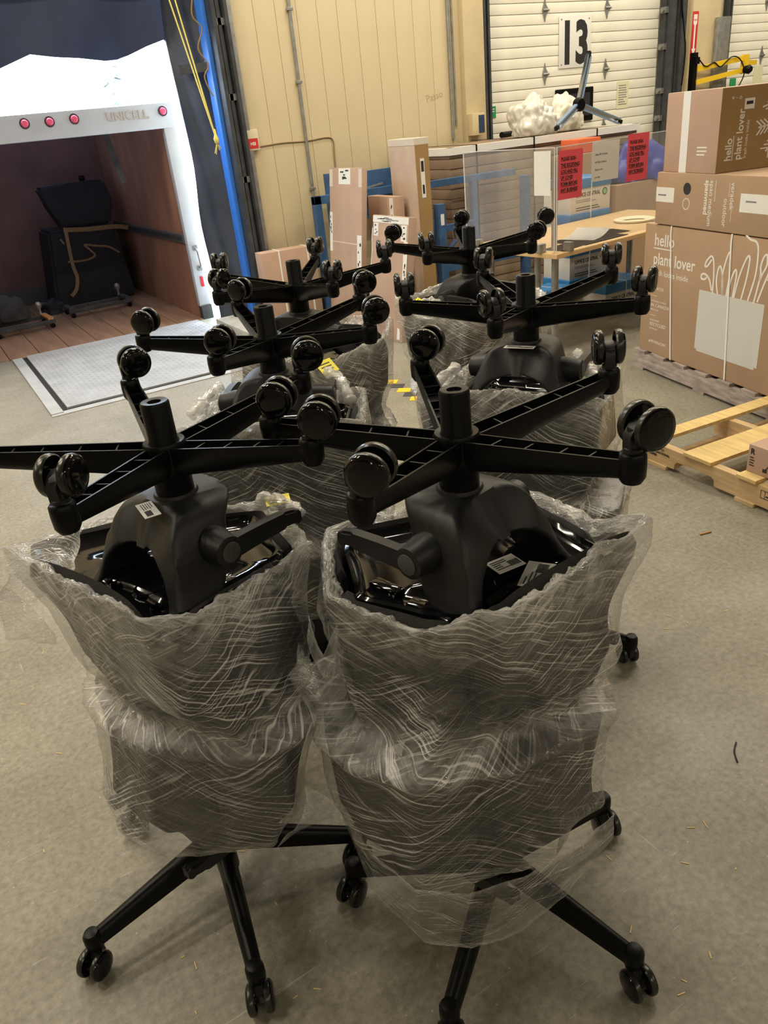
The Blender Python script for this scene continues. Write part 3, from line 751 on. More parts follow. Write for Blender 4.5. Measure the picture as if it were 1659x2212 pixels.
    for o in D.values(): C.objects.unlink(o)
    return D
CH = make_chair_meshes()
def sticker(parent, loc, rot, w, h, sd=0):
    b = bmesh.new(); bx(b, -w/2, w/2, -h/2, h/2, 0, .0008); s_ = mesh_obj('label_sticker', b, WHITEP, parent); s_.location = loc; s_.rotation_euler = rot
    rnd = random.Random(sd); b = bmesh.new()
    for k in range(5):
        y = h*.32-k*h*.14; x0 = -w*.42; L = w*(.25+.3*rnd.random()); bx(b, x0, x0+L, y-h*.025, y+h*.025, .0008, .0012)
    x = w*.08
    while x < w*.42:
        q = w*(.008+.02*rnd.random()); bx(b, x, x+q, -h*.3, h*.1, .0008, .0012); x += q+w*.015
    mesh_obj('printed_text', b, INK, s_)
    return s_
def chair(loc_xy, rz, star, flipped, label, group, seed, axes=None):
    rnd = random.Random(seed)
    if flipped: e = empty('office_chair', (loc_xy[0], loc_xy[1], FLIP_Z), (PI, 0, rz))
    else: e = empty('office_chair', (loc_xy[0], loc_xy[1], 0), (0, 0, rz))
    tag(e, label, 'chair', group)
    for k in ('base_hub', 'gas_column', 'tilt_yoke', 'seat_pan', 'seat_cushion'): inst(k, CH[k].data, e)
    for s_ in (1, -1):
        inst('pivot', CH['pivot'].data, e, scale=(s_, 1, 1)); inst('back_lever', CH['back_lever'].data, e, scale=(s_, 1, 1))
    a0 = (rz-star) if flipped else (star-rz)
    for k in range(5):
        a = a0+k*2*PI/5
        inst('base_leg', CH['base_leg'].data, e, rot=(0, 0, a))
        c_ = inst('caster', CH['caster'].data, e, (.33*math.cos(a), .33*math.sin(a), 0), (0, 0, (rz-PI/2-rad(axes[k]) if flipped else rad(axes[k])-PI/2-rz)))
        for sy in (1, -1):
            inst('wheel', CH['wheel'].data, c_, (.020, .0185*sy, .0325), (0, 0, 0 if sy > 0 else PI))
    return e
# stack: (upper xy, lower xy, direction of the lower chair's back (deg), upper star angle, lower star angle)
ST = dict(
    NR=((.703, 1.005), (.702, .944), 285, 66.8, 71.5),
    NL=((.292, 1.356), (.202, 1.369), 197, 12.8, 44.5),
    MR=((1.406, 1.643), (1.36, 1.60), 213, 0.8, 20),
    ML=((.759, 1.948), (.72, 1.89), 237, 10.0, 40),
    FR=((1.926, 2.591), (1.96, 2.63), 100, 61.4, 12),
    FL=((1.145, 2.581), (1.20, 2.61), 29, 50.5, 33),
)
# direction in which each caster's axle points (deg, world)
AXU = dict(NR=(215, 322, 262, 222, 228), NL=(250, 232, 318, 250, 268), MR=(318, 300, 345, 330, 310), ML=(255, 250, 230, 226, 214), FR=(225, 240, 215, 330, 222), FL=(312, 330, 318, 300, 325))
AXL = dict(NR=(325, 300, 330, 350, 345), NL=(312, 322, 310, 340, 300), MR=(0, 40, 80, 120, 160), ML=(10, 50, 90, 130, 170), FR=(20, 60, 100, 140, 180), FL=(30, 70, 110, 150, 190))
NOTE = dict(
    NR=('upturned black office chair atop the wrapped stack with a loose clear skirt hanging low', 'black office chair under the wrapped stack with a loose clear skirt hanging low'),
    NL=('upturned black office chair atop the wrapped stack with film flapping off one corner', 'black office chair under the wrapped stack with film flapping off one corner'),
    MR=('upturned black office chair of the stack between the low-skirted one and the desk one', 'bottom black office chair of the stack between the low-skirted one and the desk one'),
    ML=('upturned black office chair with a bright yellow tag in the film by its yoke', 'black office chair supporting the upturned one with the bright yellow tag'),
    FR=('upturned black office chair in the stack in front of the sign-in desk', 'black office chair at the bottom of the stack in front of the sign-in desk'),
    FL=('upturned black office chair in the stack before the leaning flat cartons', 'black office chair at the bottom of the stack before the leaning flat cartons'),
)
CHAIRS = {}
for k, (u, l, bd, su, sl) in ST.items():
    rz = rad(bd+90)
    CHAIRS[k, 1] = cu_ = chair(u, rz, rad(su), True, NOTE[k][0], 'upturned office chairs on top of the stacks', sum(map(ord, k)), AXU[k])
    CHAIRS[k, 0] = chair(l, rz, rad(sl), False, NOTE[k][1], 'office chairs at the bottom of the stacks', sum(map(ord, k))+5, AXL[k])
    if k == 'NR':
        
        iv = (Matrix.Translation(cu_.location) @ cu_.rotation_euler.to_matrix().to_4x4()).inverted()
        sticker(cu_, iv @ at(1160, 1242, .890), (PI, 0, -.35), .085, .05, 1); sticker(cu_, iv @ at(1092, 1218, .886), (PI, 0, .3), .06, .045, 2)
    if k == 'NL': sticker(cu_, (.02, .075, .2122), (PI, 0, .3), .07, .03, 3); sticker(cu_, (.12, .19, .3820), (PI, 0, .1), .08, .03, 4)
    if k == 'MR': sticker(cu_, (0, .065, .2128), (PI, 0, 0), .085, .025, 5); sticker(cu_, (0, .13, .369), (PI, 0, 0), .08, .04, 6)
    if k in ('FR', 'ML'): sticker(cu_, (.1, -.1, .3830), (PI, 0, .7), .07, .04, 7)

# ================================================================== STRETCH FILM
def ssf(a, b, x): t = min(1, max(0, (x-a)/(b-a))); return t*t*(3-2*t)
NANG = 260
def polar_hull(pts, c):
    """radius by angle of the convex hull of pts about c"""
    P = sorted(set((round(x, 5), round(y, 5)) for x, y in pts))
    if len(P) < 3: return None
    def half(Q):
        h = []
        for p in Q:
            while len(h) >= 2 and (h[-1][0]-h[-2][0])*(p[1]-h[-2][1])-(h[-1][1]-h[-2][1])*(p[0]-h[-2][0]) <= 0: h.pop()
            h.append(p)
        return h
    H = half(P)[:-1]+half(P[::-1])[:-1]
    R = []
    for i in range(NANG):
        a = 2*PI*i/NANG; d = (math.cos(a), math.sin(a)); best = 0
        for (x0, y0), (x1, y1) in zip(H, H[1:]+H[:1]):
            ex, ey = x1-x0, y1-y0; den = d[0]*ey-d[1]*ex
            if abs(den) < 1e-9: continue
            t = ((x0-c[0])*ey-(y0-c[1])*ex)/den; s_ = ((x0-c[0])*d[1]-(y0-c[1])*d[0])/den
            if t > 0 and -1e-6 <= s_ <= 1+1e-6: best = max(best, t)
        R.append(best)
    return R
def xy(px, py, z): p = at(px, py, z); return (p.x, p.y)
def local(key, z, lst):
    u, l, bd, _, _ = ST[key]; e = rad(bd); cx_, cy_ = (u[0]+l[0])/2, (u[1]+l[1])/2
    return [(cx_+a*math.cos(e)-b*math.sin(e), cy_+a*math.sin(e)+b*math.cos(e)) for a, b in lst]
def generic(key):
    return {.34: local(key, .34, [(.17, .15), (.17, -.15), (.05, -.24), (-.17, -.18), (-.17, .18), (.05, .24)]),
            .42: local(key, .42, [(.21, .16), (.21, -.16), (.08, -.27), (-.12, -.27), (-.22, -.17), (-.22, .17), (-.12, .27), (.08, .27)]),
            .59: local(key, .59, [(.22, .17), (.22, -.17), (.08, -.285), (-.12, -.285), (-.23, -.17), (-.23, .17), (-.12, .285), (.08, .285)]),
            .618: local(key, .618, [(.19, .19), (.19, -.19), (-.19, -.20), (-.19, .20)]), .66: local(key, .66, [(.19, .20), (.19, -.20), (-.19, -.21), (-.19, .21)]),
            .72: local(key, .72, [(.195, .23), (.195, -.23), (-.20, -.25), (-.20, .25)]),
            .90: local(key, .90, [(.20, .25), (.20, -.25), (-.20, -.23), (-.20, .23)])}
LEV = {k: generic(k) for k in ST}
LEV['NR'] = {
    .34: [xy(925, 1925, .34), xy(1220, 1830, .34), xy(760, 1790, .40), (.93, .98), (.88, 1.18), (.5, 1.22)],
    .42: [xy(905, 1860, .42), xy(1300, 1740, .42), xy(720, 1715, .45), (.97, .95), (.95, 1.2), (.48, 1.25)],
    .59: [xy(915, 1697, .59), xy(1322, 1548, .59), xy(1120, 1655, .59), xy(690, 1595, .59), xy(780, 1670, .59), (.99, .95), (.97, 1.22), (.48, 1.27)],
    .618: [xy(912, 1662, .618), xy(1245, 1535, .618), xy(790, 1575, .618), (.95, .98), (.93, 1.2), (.52, 1.22)],
    .66: [xy(950, 1600, .66), xy(1305, 1480, .66), xy(770, 1530, .66), (.96, .98), (.93, 1.2), (.52, 1.23)],
    .74: [xy(1078, 1512, .74), xy(1340, 1400, .74), xy(745, 1455, .74), (1.0, 1.0), (.95, 1.2), (.5, 1.25)],
    .90: [xy(1092, 1375, .90), xy(1405, 1175, .90), xy(708, 1290, .90), xy(880, 1350, .9), xy(745, 1165, .90), (.98, 1.18), (.56, 1.30)],
}
LEV['NL'] = {
    .34: [xy(350, 1850, .34), xy(600, 1825, .34), xy(255, 1790, .36), (.40, 1.3), (.38, 1.55), (.1, 1.58)],
    .42: [xy(330, 1790, .42), xy(640, 1760, .42), xy(222, 1700, .44), (.45, 1.3), (.42, 1.58), (.1, 1.62)],
    .59: [xy(530, 1645, .59), xy(300, 1608, .59), xy(215, 1550, .59), xy(185, 1485, .59), xy(705, 1500, .59), xy(640, 1600, .59), (.48, 1.55), (.1, 1.66)],
    .618: [xy(528, 1612, .618), xy(330, 1560, .618), xy(240, 1480, .618), xy(650, 1510, .618), (.44, 1.52), (.1, 1.6)],
    .66: [xy(500, 1580, .66), xy(280, 1520, .66), xy(185, 1440, .66), xy(672, 1460, .66), (.46, 1.52), (.1, 1.62)],
    .74: [xy(400, 1555, .74), xy(160, 1410, .74), xy(675, 1360, .74), (.50, 1.5), (.1, 1.68)],
    .90: [xy(318, 1385, .90), xy(30, 1235, .90), xy(672, 1170, .90), (.52, 1.48), (.2, 1.68), (.0, 1.70)],
}
RT = {}
def radius(key, i, z):
    """radius of the wrapped stack by angle index and height, from its outline rings"""
    if key not in RT:
        u, l, bd, _, _ = ST[key]; c0 = ((u[0]+l[0])/2, (u[1]+l[1])/2); tab = []
        for zz, pts in sorted(LEV[key].items()):
            R = polar_hull(pts, c0)
            for it in range(2): R = [(R[k-1]+2*R[k]+R[(k+1) % NANG])/4 for k in range(NANG)]
            tab.append((zz, R))
        RT[key] = (c0, tab)
    tab = RT[key][1]
    if z <= tab[0][0]: return tab[0][1][i % NANG]
    if z >= tab[-1][0]: return tab[-1][1][i % NANG]
    for (z0, R0), (z1, R1) in zip(tab, tab[1:]):
        if z0 <= z <= z1: w = (z-z0)/(z1-z0); return R0[i % NANG]*(1-w)+R1[i % NANG]*w
def shell(key, which, name, a0, a1, zb, zt, th=.034, gap=.010):
    """upholstered shell piece of a chair that follows the stack's outline; angles from the direction of the lower back"""
    bd = ST[key][2]; radius(key, 0, .5); c0 = RT[key][0]
    n = max(8, int(abs(a1-a0)/360*NANG)); nz = 22; bm = bmesh.new(); g = {}
    for sd in (0, 1):
        for i in range(n+1):
            t = i/n; ang = rad(bd+a0+(a1-a0)*t) % (2*PI); k = int(round(ang/(2*PI)*NANG)) % NANG; aa = 2*PI*k/NANG
            b0, t0 = zb(t), zt(t)
            for j in range(nz+1):
                z = b0+(t0-b0)*j/nz
                ed = min(j, nz-j, i, n-i); ins = th*(.5 if ed == 0 else .14 if ed == 1 else 0)
                r = radius(key, k, z)-gap-(ins if sd == 0 else th-ins)
                g[sd, i, j] = bm.verts.new((c0[0]+math.cos(aa)*r, c0[1]+math.sin(aa)*r, z))
    for i in range(n):
        for j in range(nz):
            bm.faces.new((g[0, i, j], g[0, i+1, j], g[0, i+1, j+1], g[0, i, j+1])); bm.faces.new((g[1, i, j], g[1, i, j+1], g[1, i+1, j+1], g[1, i+1, j]))
        for j in (0, nz): bm.faces.new((g[0, i, j], g[0, i+1, j], g[1, i+1, j], g[1, i, j]))
    for j in range(nz):
        for i in (0, n): bm.faces.new((g[0, i, j], g[0, i, j+1], g[1, i, j+1], g[1, i, j]))
    ch = CHAIRS[key, which]
    mw = (Matrix.Translation(ch.location) @ ch.rotation_euler.to_matrix().to_4x4()).inverted()
    for v in bm.verts: v.co = mw @ v.co
    return mesh_obj(name, bm, FABRIC, ch, smooth=60)
for key in ST:
    rc = lambda t: abs(2*t-1)**10
    shell(key, 0, 'backrest', -54, 54, lambda t: .37, lambda t: .945-.10*rc(t), gap=.015)
    for sg in (1, -1):
        shell(key, 0, 'armrest', sg*55.5, sg*142, lambda t: .355+.10*max(0, (t-.8)/.2)**2, lambda t: .604-.04*max(0, (t-.85)/.15)**2)
        shell(key, 1, 'armrest', 180+sg*54, 180+sg*122, lambda t: .668, lambda t: .888-.05*max(0, (t-.85)/.15)**2, gap=.018)
    radius(key, 0, .5); c0 = RT[key][0]; bm = bmesh.new(); R_ = []
    for sc, z in ((1.0, .868), (1.0, .884), (.965, .888), (.93, .880), (.88, .873), (.62, .871), (.56, .878), (.30, .879)):
        R_.append([bm.verts.new((c0[0]+math.cos(2*PI*k/NANG)*(radius(key, k, .87)-.048)*sc, c0[1]+math.sin(2*PI*k/NANG)*(radius(key, k, .87)-.048)*sc, z)) for k in range(0, NANG, 2)])
    n_ = len(R_[0])
    for a, b in zip(R_, R_[1:]):
        for k in range(n_): bm.faces.new((a[k], a[(k+1) % n_], b[(k+1) % n_], b[k]))
    bm.faces.new(R_[-1]); bm.faces.new(R_[0])
    ch = CHAIRS[key, 1]; mw = (Matrix.Translation(ch.location) @ ch.rotation_euler.to_matrix().to_4x4()).inverted()
    for v in bm.verts: v.co = mw @ v.co
    mesh_obj('underseat_tray', bm, GLOSS, ch, smooth=40)
    shell(key, 1, 'backrest', 180-38, 180+38, lambda t: .34+.08*rc(t), lambda t: .885, gap=.012)
def wrap(key, label, zbot=.335, skirt=None, seed=1, topz=.915, fold=.028, backlift=.055):
    u, l, bd, _, _ = ST[key]; e = rad(bd)
    radius(key, 0, .5); c0 = RT[key][0]
    NZ = 84
    bm = bmesh.new(); uvl = bm.loops.layers.uv.new('UVMap'); lay = bm.verts.layers.float.new('layers')
    grid = []
    for i in range(NANG):
        ph = 2*PI*i/NANG; c, s_ = math.cos(ph), math.sin(ph); cb = math.cos(ph-e)
        n1 = noise.noise(Vector((c*1.6+seed*7, s_*1.6, 0))); n2 = noise.noise(Vector((c*4+seed*3, s_*4, 5)))
        ztop = topz+backlift*ssf(.35, .72, cb)+.014*n1+.010*n2
        zb = zbot+.025*n1
        if skirt: zb -= skirt[1]*max(0, math.cos(ph-rad(skirt[0])))**skirt[2]
        col = []
        for j in range(NZ+1):
            t = j/NZ
            if t <= .87: z = zb+(ztop-zb)*(t/.87); f = 0
            else: f = (t-.87)/.13; z = ztop+.007*math.sin(f*PI)-.03*f*f
            zz = min(z, ztop)
            r = radius(key, i, zz)
            if zz < .36 and not skirt: r *= 1-.10*min(1, (.36-zz)/.06)
            pin = math.exp(-((z-.63)/.03)**2)
            wr = noise.noise(Vector((c*3+seed, s_*3, z*9)))*.005+noise.noise(Vector((c*9+s_*5, s_*9-c*3, z*26+seed)))*.003
            wr += .0045*math.sin((ph*19+n1*6)+(z-.64)*44*math.copysign(1, n2+.1))*math.exp(-abs(z-.64)/.11)
            eg = ssf(.80, .96, t)
            wr += eg*(noise.noise(Vector((c*10, s_*10, z*40+seed)))*.010+noise.noise(Vector((c*38, s_*38, z*70+seed)))*.005)
            r2 = r+wr+.006-fold*f+.010*math.exp(-((z-.592)/.014)**2)-.006*pin
            v = bm.verts.new((c0[0]+c*r2, c0[1]+s_*r2, z+eg*(.008*noise.noise(Vector((c*11, s_*11, seed+t*3)))+.004*noise.noise(Vector((c*40, s_*40, seed+t*9))))))
            low = ssf(.07, 0, t)
            rim = math.exp(-((z-.60)/.02)**2)
            v[lay] = min(1, .95*ssf(.66, .93, t)*(.30+.9*abs(noise.noise(Vector((c*5+seed, s_*5, z*12)))+.3))+.4*low+.30*pin+.35*rim*(.5+n1))
            col.append(v)
        grid.append(col)
    for i in range(NANG):
        for j in range(NZ):
            i2 = (i+1) % NANG
            f = bm.faces.new((grid[i][j], grid[i2][j], grid[i2][j+1], grid[i][j+1]))
            for lp, (a, b_) in zip(f.loops, ((i, j), (i+1, j), (i+1, j+1), (i, j+1))): lp[uvl].uv = (a/NANG*1.6+seed*3.3, b_/NZ*.62)
    o = mesh_obj('stretch_film', bm, FILM, smooth=180)
    return tag(o, label, 'plastic wrap', 'stretch film round the chair stacks')
def sheet(rows, seed, m=None, amp=.010, name='loose_flap', parent=None, dense=.2):
    """loose sheet of film through a coarse grid of points (a part of its wrap)"""
    R_, K_ = len(rows), len(rows[0]); n = 12; fine = []
    for i in range((R_-1)*n+1):
        a = min(i//n, R_-2); t = i/n-a
        line = [Vector(rows[a][k]).lerp(Vector(rows[a+1][k]), t) for k in range(K_)]; ln = []
        for j in range((K_-1)*n+1):
            b_ = min(j//n, K_-2); p = line[b_].lerp(line[b_+1], j/n-b_)
            q = p*9+Vector((seed, 0, 0)); p = p+Vector((noise.noise(q), noise.noise(q+Vector((9, 0, 0))), noise.noise(q*1.7)*.7))*amp*1.6
            q = p*31; p = p+Vector((noise.noise(q), noise.noise(q+Vector((4, 0, 0))), noise.noise(q+Vector((0, 7, 0)))))*amp*.55
            ln.append(p)
        fine.append(ln)
    bm = bmesh.new(); uvl = bm.loops.layers.uv.new('UVMap'); lay = bm.verts.layers.float.new('layers')
    g = [[bm.verts.new(p) for p in ln] for ln in fine]
    for i in range(len(g)-1):
        for j in range(len(g[0])-1):
            f = bm.faces.new((g[i][j], g[i][j+1], g[i+1][j+1], g[i+1][j]))
            for lp, (a, b_) in zip(f.loops, ((i, j), (i, j+1), (i+1, j+1), (i+1, j))): lp[uvl].uv = (b_*.012+seed, a*.012)
    nI, nJ = len(g)-1, len(g[0])-1
    for i in range(len(g)):
        for j in range(len(g[0])):
            ed = min(i/nI, 1-i/nI, j/nJ, 1-j/nJ); g[i][j][lay] = min(1, dense+.5*max(0, 1-ed*9))
    return mesh_obj(name, bm, m or FILM2, parent, smooth=180)
def tuft(parent, pts, r, seed):
    """twisted end of film"""
    b = bmesh.new(); P = smoothpath(pts, 7); n = len(P); rr = [r*(.5+.6*abs(noise.noise(Vector((k*.35, seed, 0))))+.3*math.sin(k*1.1)**2) for k in range(n)]; rr[-1] = r*.2
    tube(b, P, rr, 10)
    for v in b.verts: q = v.co*60; v.co += Vector((noise.noise(q), noise.noise(q+Vector((5, 0, 0))), noise.noise(q+Vector((0, 8, 0)))))*.006
    uvl = b.loops.layers.uv.new('UVMap'); lay = b.verts.layers.float.new('layers')
    for v in b.verts: v[lay] = .7
    for f in b.faces:
        for lp in f.loops: lp[uvl].uv = (lp.vert.co.x+lp.vert.co.y+seed, lp.vert.co.z)
    mesh_obj('film_tail', b, FILM2, parent, smooth=180)
def ylabel(parent, c, rot, w=.05, h=.032):
    o = box('yellow_tag', (-w/2, w/2, -h/2, h/2, 0, .0008), YELLOW, parent); o.location = c; o.rotation_euler = rot
    b = bmesh.new()
    for k in range(3): bx(b, -w*.35, w*.3, -h*.25+k*h*.22, -h*.18+k*h*.22, .0008, .0012)
    mesh_obj('printed_text', b, INK, o)
WR = {}
WR['NR'] = wrap('NR', 'clear film wrapped round the chair stack with a loose skirt hanging low', .30, None, 1, topz=.893)
WR['NL'] = wrap('NL', 'clear film wrapped round the chair stack with a flap torn off one corner', .325, None, 2, topz=.895, backlift=.055)
WR['MR'] = wrap('MR', 'clear film round the stack between the low-skirted one and the desk one', .335, None, 3)
WR['ML'] = wrap('ML', 'clear film holding a bright yellow tag round a chair stack', .335, None, 4)
WR['FR'] = wrap('FR', 'clear film wrapped round the chair stack in front of the sign-in desk', .335, None, 5)
WR['FL'] = wrap('FL', 'clear film wrapped round the chair stack before the leaning cartons', .335, None, 6)
# loose skirt under the stack by the camera side, and the sheet that bridges two stacks
sk = []
for z, k in ((.36, 1.0), (.28, .98), (.20, .90)):
    row = []
    for px, py in ((735, 1740), (800, 1850), (900, 1935), (1010, 1950), (1130, 1910), (1230, 1850), (1325, 1770)):
        p = at(px, py, .34); row.append((p.x*1.0, p.y, z+(.02 if px in (735, 1325) else 0)*(1 if z < .3 else 0)+(.07 if px in (735, 1325) and z < .25 else .03 if px in (800, 1230) and z < .25 else 0)))
    sk.append(row)
sheet(sk, 21, FILM, .004, 'loose_skirt', WR['NR'], -.05)
sheet([[at(665, 1330, .85), at(700, 1420, .80), at(735, 1350, .85)], [at(672, 1430, .72), at(705, 1470, .72), at(742, 1440, .74)], [at(690, 1500, .64), at(708, 1520, .63), at(745, 1510, .64)]], 5, FILM2, .008, 'bridging_sheet', WR['NR'], .15)
sheet([[at(0, 1185, .95), at(110, 1160, .93), at(180, 1130, .92)], [at(15, 1240, .91), at(100, 1220, .90), at(150, 1230, .89)], [at(-10, 1300, .86), at(70, 1300, .85), at(120, 1270, .87)]], 8, FILM2, .012, 'loose_flap', WR['NL'], .1)
sheet([[at(0, 1270, .88), at(60, 1290, .86), at(110, 1330, .83)], [at(5, 1330, .82), at(60, 1350, .80), at(115, 1370, .79)], [at(20, 1380, .77), at(70, 1385, .76), at(120, 1400, .76)]], 12, FILM2, .012, 'loose_flap', WR['NL'], .02)
sheet([[at(660, 1700, .50), at(700, 1720, .48), at(735, 1740, .46)], [at(650, 1770, .42), at(690, 1765, .42), at(725, 1770, .41)], [at(600, 1830, .34), at(650, 1795, .36), at(715, 1760, .38)]], 15, FILM, .006, 'loose_flap', WR['NL'], .1)
tuft(WR['ML'], [at(705, 800, .98), at(740, 830, .97), at(758, 870, .93)], .022, 2)
tuft(WR['ML'], [at(735, 810, .97), at(728, 850, .95), at(722, 880, .92)], .012, 4)
tuft(WR['MR'], [at(990, 790, .97), at(940, 830, .94), at(915, 870, .92)], .022, 7)
tuft(WR['MR'], [at(1245, 760, .96), at(1275, 800, .94), at(1300, 850, .9)], .022, 9)
tuft(WR['FR'], [at(900, 660, .98), at(930, 650, .97), at(960, 670, .96)], .02, 11)
tuft(WR['FR'], [at(1130, 620, .98), at(1160, 630, .96), at(1180, 650, .93)], .025, 12)
tuft(WR['ML'], [at(480, 830, .97), at(440, 870, .94), at(410, 900, .92)], .02, 14)
tuft(WR['NL'], [at(560, 1080, .96), at(620, 1090, .96), at(645, 1115, .95)], .022, 16)
ylabel(WR['NL'], at(600, 1080, .965), (.2, 0, -.3)); ylabel(WR['NR'], at(903, 1072, .965), (.3, .1, .5), .06)
ylabel(WR['ML'], at(706, 792, .985), (.7, .0, .3), .065, .05); ylabel(WR['FR'], at(906, 650, .99), (.5, 0, .8), .06, .03)

# ================================================================== CARTONS AND PALLETS ON THE RIGHT
A0 = at(1380, 750, .13); B0 = at(1659, 855, .13)
PA = math.atan2(B0.y-A0.y, B0.x-A0.x)          # the stack's front runs along this direction
def frame_obj(name, x, y, z, dx=0, dy=0, rz=0):
    """world location of a point given in the pallet's frame"""
    return (A0.x+math.cos(PA)*dx-math.sin(PA)*dy, A0.y+math.sin(PA)*dx+math.cos(PA)*dy, z)
def carton(name, dx, dy, z, w, d, h, m, label, rz=0, cat='box', bev=.006):
    """carton whose front lower-left corner is its origin; front face looks to local -Y"""
    o = box(name, (0, w, 0, d, 0, h), m, None, bev); o.location = frame_obj(name, 0, 0, z, dx, dy); o.rotation_euler = (0, 0, PA+rz)
    return tag(o, label, cat)
FR_ROT = (PI/2, 0, 0)
def lines(parent, x, z, w, h, n, m, sd=1, y=-.0008, xfrac=(.5, 1.0)):
    rnd = random.Random(sd); b = bmesh.new()
    for k in range(n):
        zz = z-k*h; L = w*rnd.uniform(*xfrac); bx(b, x, x+L, y, y+.0006, zz-h*.28, zz+h*.10)
    mesh_obj('printed_lines', b, m, parent)
# old pallet under the stack
pal = empty('wooden_pallet', frame_obj('', 0, 0, 0, -.03, -.02), (0, 0, PA)); tag(pal, 'weathered grey wooden pallet under the tall plant pot cartons', 'pallet')
for yy in (0, .5, 1.0):
    b = bmesh.new(); bx(b, 0, 1.35, yy, yy+.045, .015, .105, bev=.003); mesh_obj('stringer', b, OLDWOOD, pal)
for k in range(7):
    b = bmesh.new(); bx(b, .01+k*.2, .12+k*.2, 0, 1.05, .105, .125, bev=.002); mesh_obj('deck_board', b, OLDWOOD, pal)
for k in (0, 3, 6):
    b = bmesh.new(); bx(b, .02+k*.2, .12+k*.2, -.005, 1.05, 0, .015, bev=.002); mesh_obj('bottom_board', b, OLDWOOD, pal)
# big carton
c1 = carton('planter_carton', 0, 0, .126, 1.30, .95, .785, CARD, 'large brown carton with white pot drawing and two white straps on weathered pallet')
text('printed_text', 'hello', c1, (.098, -.0006, .665), .098, PRINT, bold=.001)
b = bmesh.new(); bx(b, .095, .275, -.0012, 0, .645, .651); mesh_obj('underline', b, PRINT, c1)
text('printed_text', 'plant lover', c1, (.098, -.0006, .555), .098, PRINT, sx=.92, bold=.001)
text('printed_text', 'fresh looks inside', c1, (.100, -.0006, .490), .048, PRINT)
for (t_, x, z, s_) in (('PLANTER', .10, .40, .026), ('DESIGNED & MADE', .10, .325, .016), ('IN CANADA', .10, .295, .030), ('SINCE 2010', .10, .272, .014), ('MADE FROM', .10, .205, .015), ('RECYCLED', .10, .175, .030), ('MATERIALS', .10, .152, .014), ('#MEVERADEK', .10, .066, .026)):
    text('printed_text', t_, c1, (x, -.0006, z), s_, PRINT, spacing=1.15)
b = bmesh.new(); bx(b, .10, .16, -.0012, 0, .362, .364); bx(b, .10, .16, -.0012, 0, .240, .242); mesh_obj('divider_line', b, PRINT, c1)
b = bmesh.new(); bx(b, .545, 1.055, -.0014, 0, .125, .465); bx(b, .562, 1.035, -.0014, 0, .112, .126); mesh_obj('pot_print', b, mat('grey_white_print', (.60, .60, .57), .6), c1)
def stroke(pts, w=.0055):
    b = bmesh.new(); tube(b, smoothpath([(x, -.0008, z) for x, z in pts], 7), 0, flat=(w*2, .0012, (0, 1, 0))); mesh_obj('leaf_stroke', b, PRINT, c1)
stroke([(.655, .455), (.652, .56), (.640, .635), (.618, .658), (.585, .630), (.575, .600), (.595, .603), (.625, .640)])
stroke([(.645, .475), (.62, .53), (.585, .555), (.555, .552), (.552, .530), (.58, .528), (.602, .548)])
stroke([(.700, .455), (.678, .53), (.685, .60), (.703, .61), (.725, .55), (.735, .46)])
stroke([(.735, .46), (.722, .57), (.745, .67), (.765, .695), (.775, .64), (.775, .56), (.765, .46)])
stroke([(.775, .46), (.79, .55), (.815, .61), (.828, .58), (.815, .46)])
stroke([(.825, .46), (.85, .58), (.89, .68), (.912, .68), (.905, .58), (.88, .46)])
stroke([(.930, .46), (.965, .60), (.965, .72), (.945, .765), (.90, .775), (.86, .80), (.87, .825), (.92, .825), (.94, .80)])
stroke([(.975, .46), (1.0, .60), (.995, .65), (1.01, .70), (1.03, .71), (1.035, .66), (1.01, .61), (1.0, .58)])
stroke([(1.0, .47), (1.03, .56), (1.045, .60), (1.06, .64), (1.08, .66), (1.09, .62), (1.05, .59)])
text('printed_text', 'V - O', c1, (1.055, -.0006, .745), .03, PRINT)
for (x0, x1) in ((.255, .335), (.765, .825)):
    b = bmesh.new(); tube(b, [(x0, .5, .788), (x0, -.003, .788), (x0, -.004, .75), (x1, -.004, .0)], 0, flat=(.012, .002, (0, 1, .02))); mesh_obj('white_strap', b, TAPEW, c1)
# middle carton
c2 = carton('planter_carton', .10, -.01, .9170, 1.15, .62, .285, CARD, 'brown carton with two round marks and white labels, lying between larger cartons', rz=rad(.5))
for q in ((0.0, .165, .125, .205), (.70, .99, .11, .20)):
    b = bmesh.new(); bx(b, q[0], q[1], -.0012, 0, q[2], q[3]); mesh_obj('shipping_label', b, WHITEP, c2)
for x in (.02, .74): lines(c2, x, .165, .12, .022, 1, INKG, 4, -.0016)
b = bmesh.new()
mt = Matrix.Translation((.275, 0, .205)) @ Matrix.Rotation(PI/2, 4, 'X'); lathe(b, [(0, .001), (.032, .001), (.032, 0)], 24, mt); mesh_obj('round_mark', b, INK, c2)
b = bmesh.new(); mt = Matrix.Translation((.275, 0, .125)) @ Matrix.Rotation(PI/2, 4, 'X'); lathe(b, [(.027, 0), (.027, .001), (.031, .001), (.031, 0)], 24, mt); mesh_obj('round_mark', b, PRINT, c2)
VR = (PI/2, PI/2, 0)
text('printed_text', 'span medium', c2, (.462, -.0006, .255), .044, PRINT, rot=VR); text('printed_text', 'spanvmed', c2, (.425, -.0006, .255), .044, PRINT, rot=VR, bold=.001)
text('printed_text', 'veradek', c2, (.625, -.0006, .250), .042, PRINT, rot=VR); text('printed_text', 'outdoor', c2, (.580, -.0006, .170), .042, PRINT, rot=VR)
b = bmesh.new(); bx(b, .505, .508, -.001, 0, .15, .255); bx(b, .612, .614, -.001, 0, .18, .25); bx(b, .640, .642, -.001, 0, .06, .14); mesh_obj('divider_line', b, PRINT, c2)
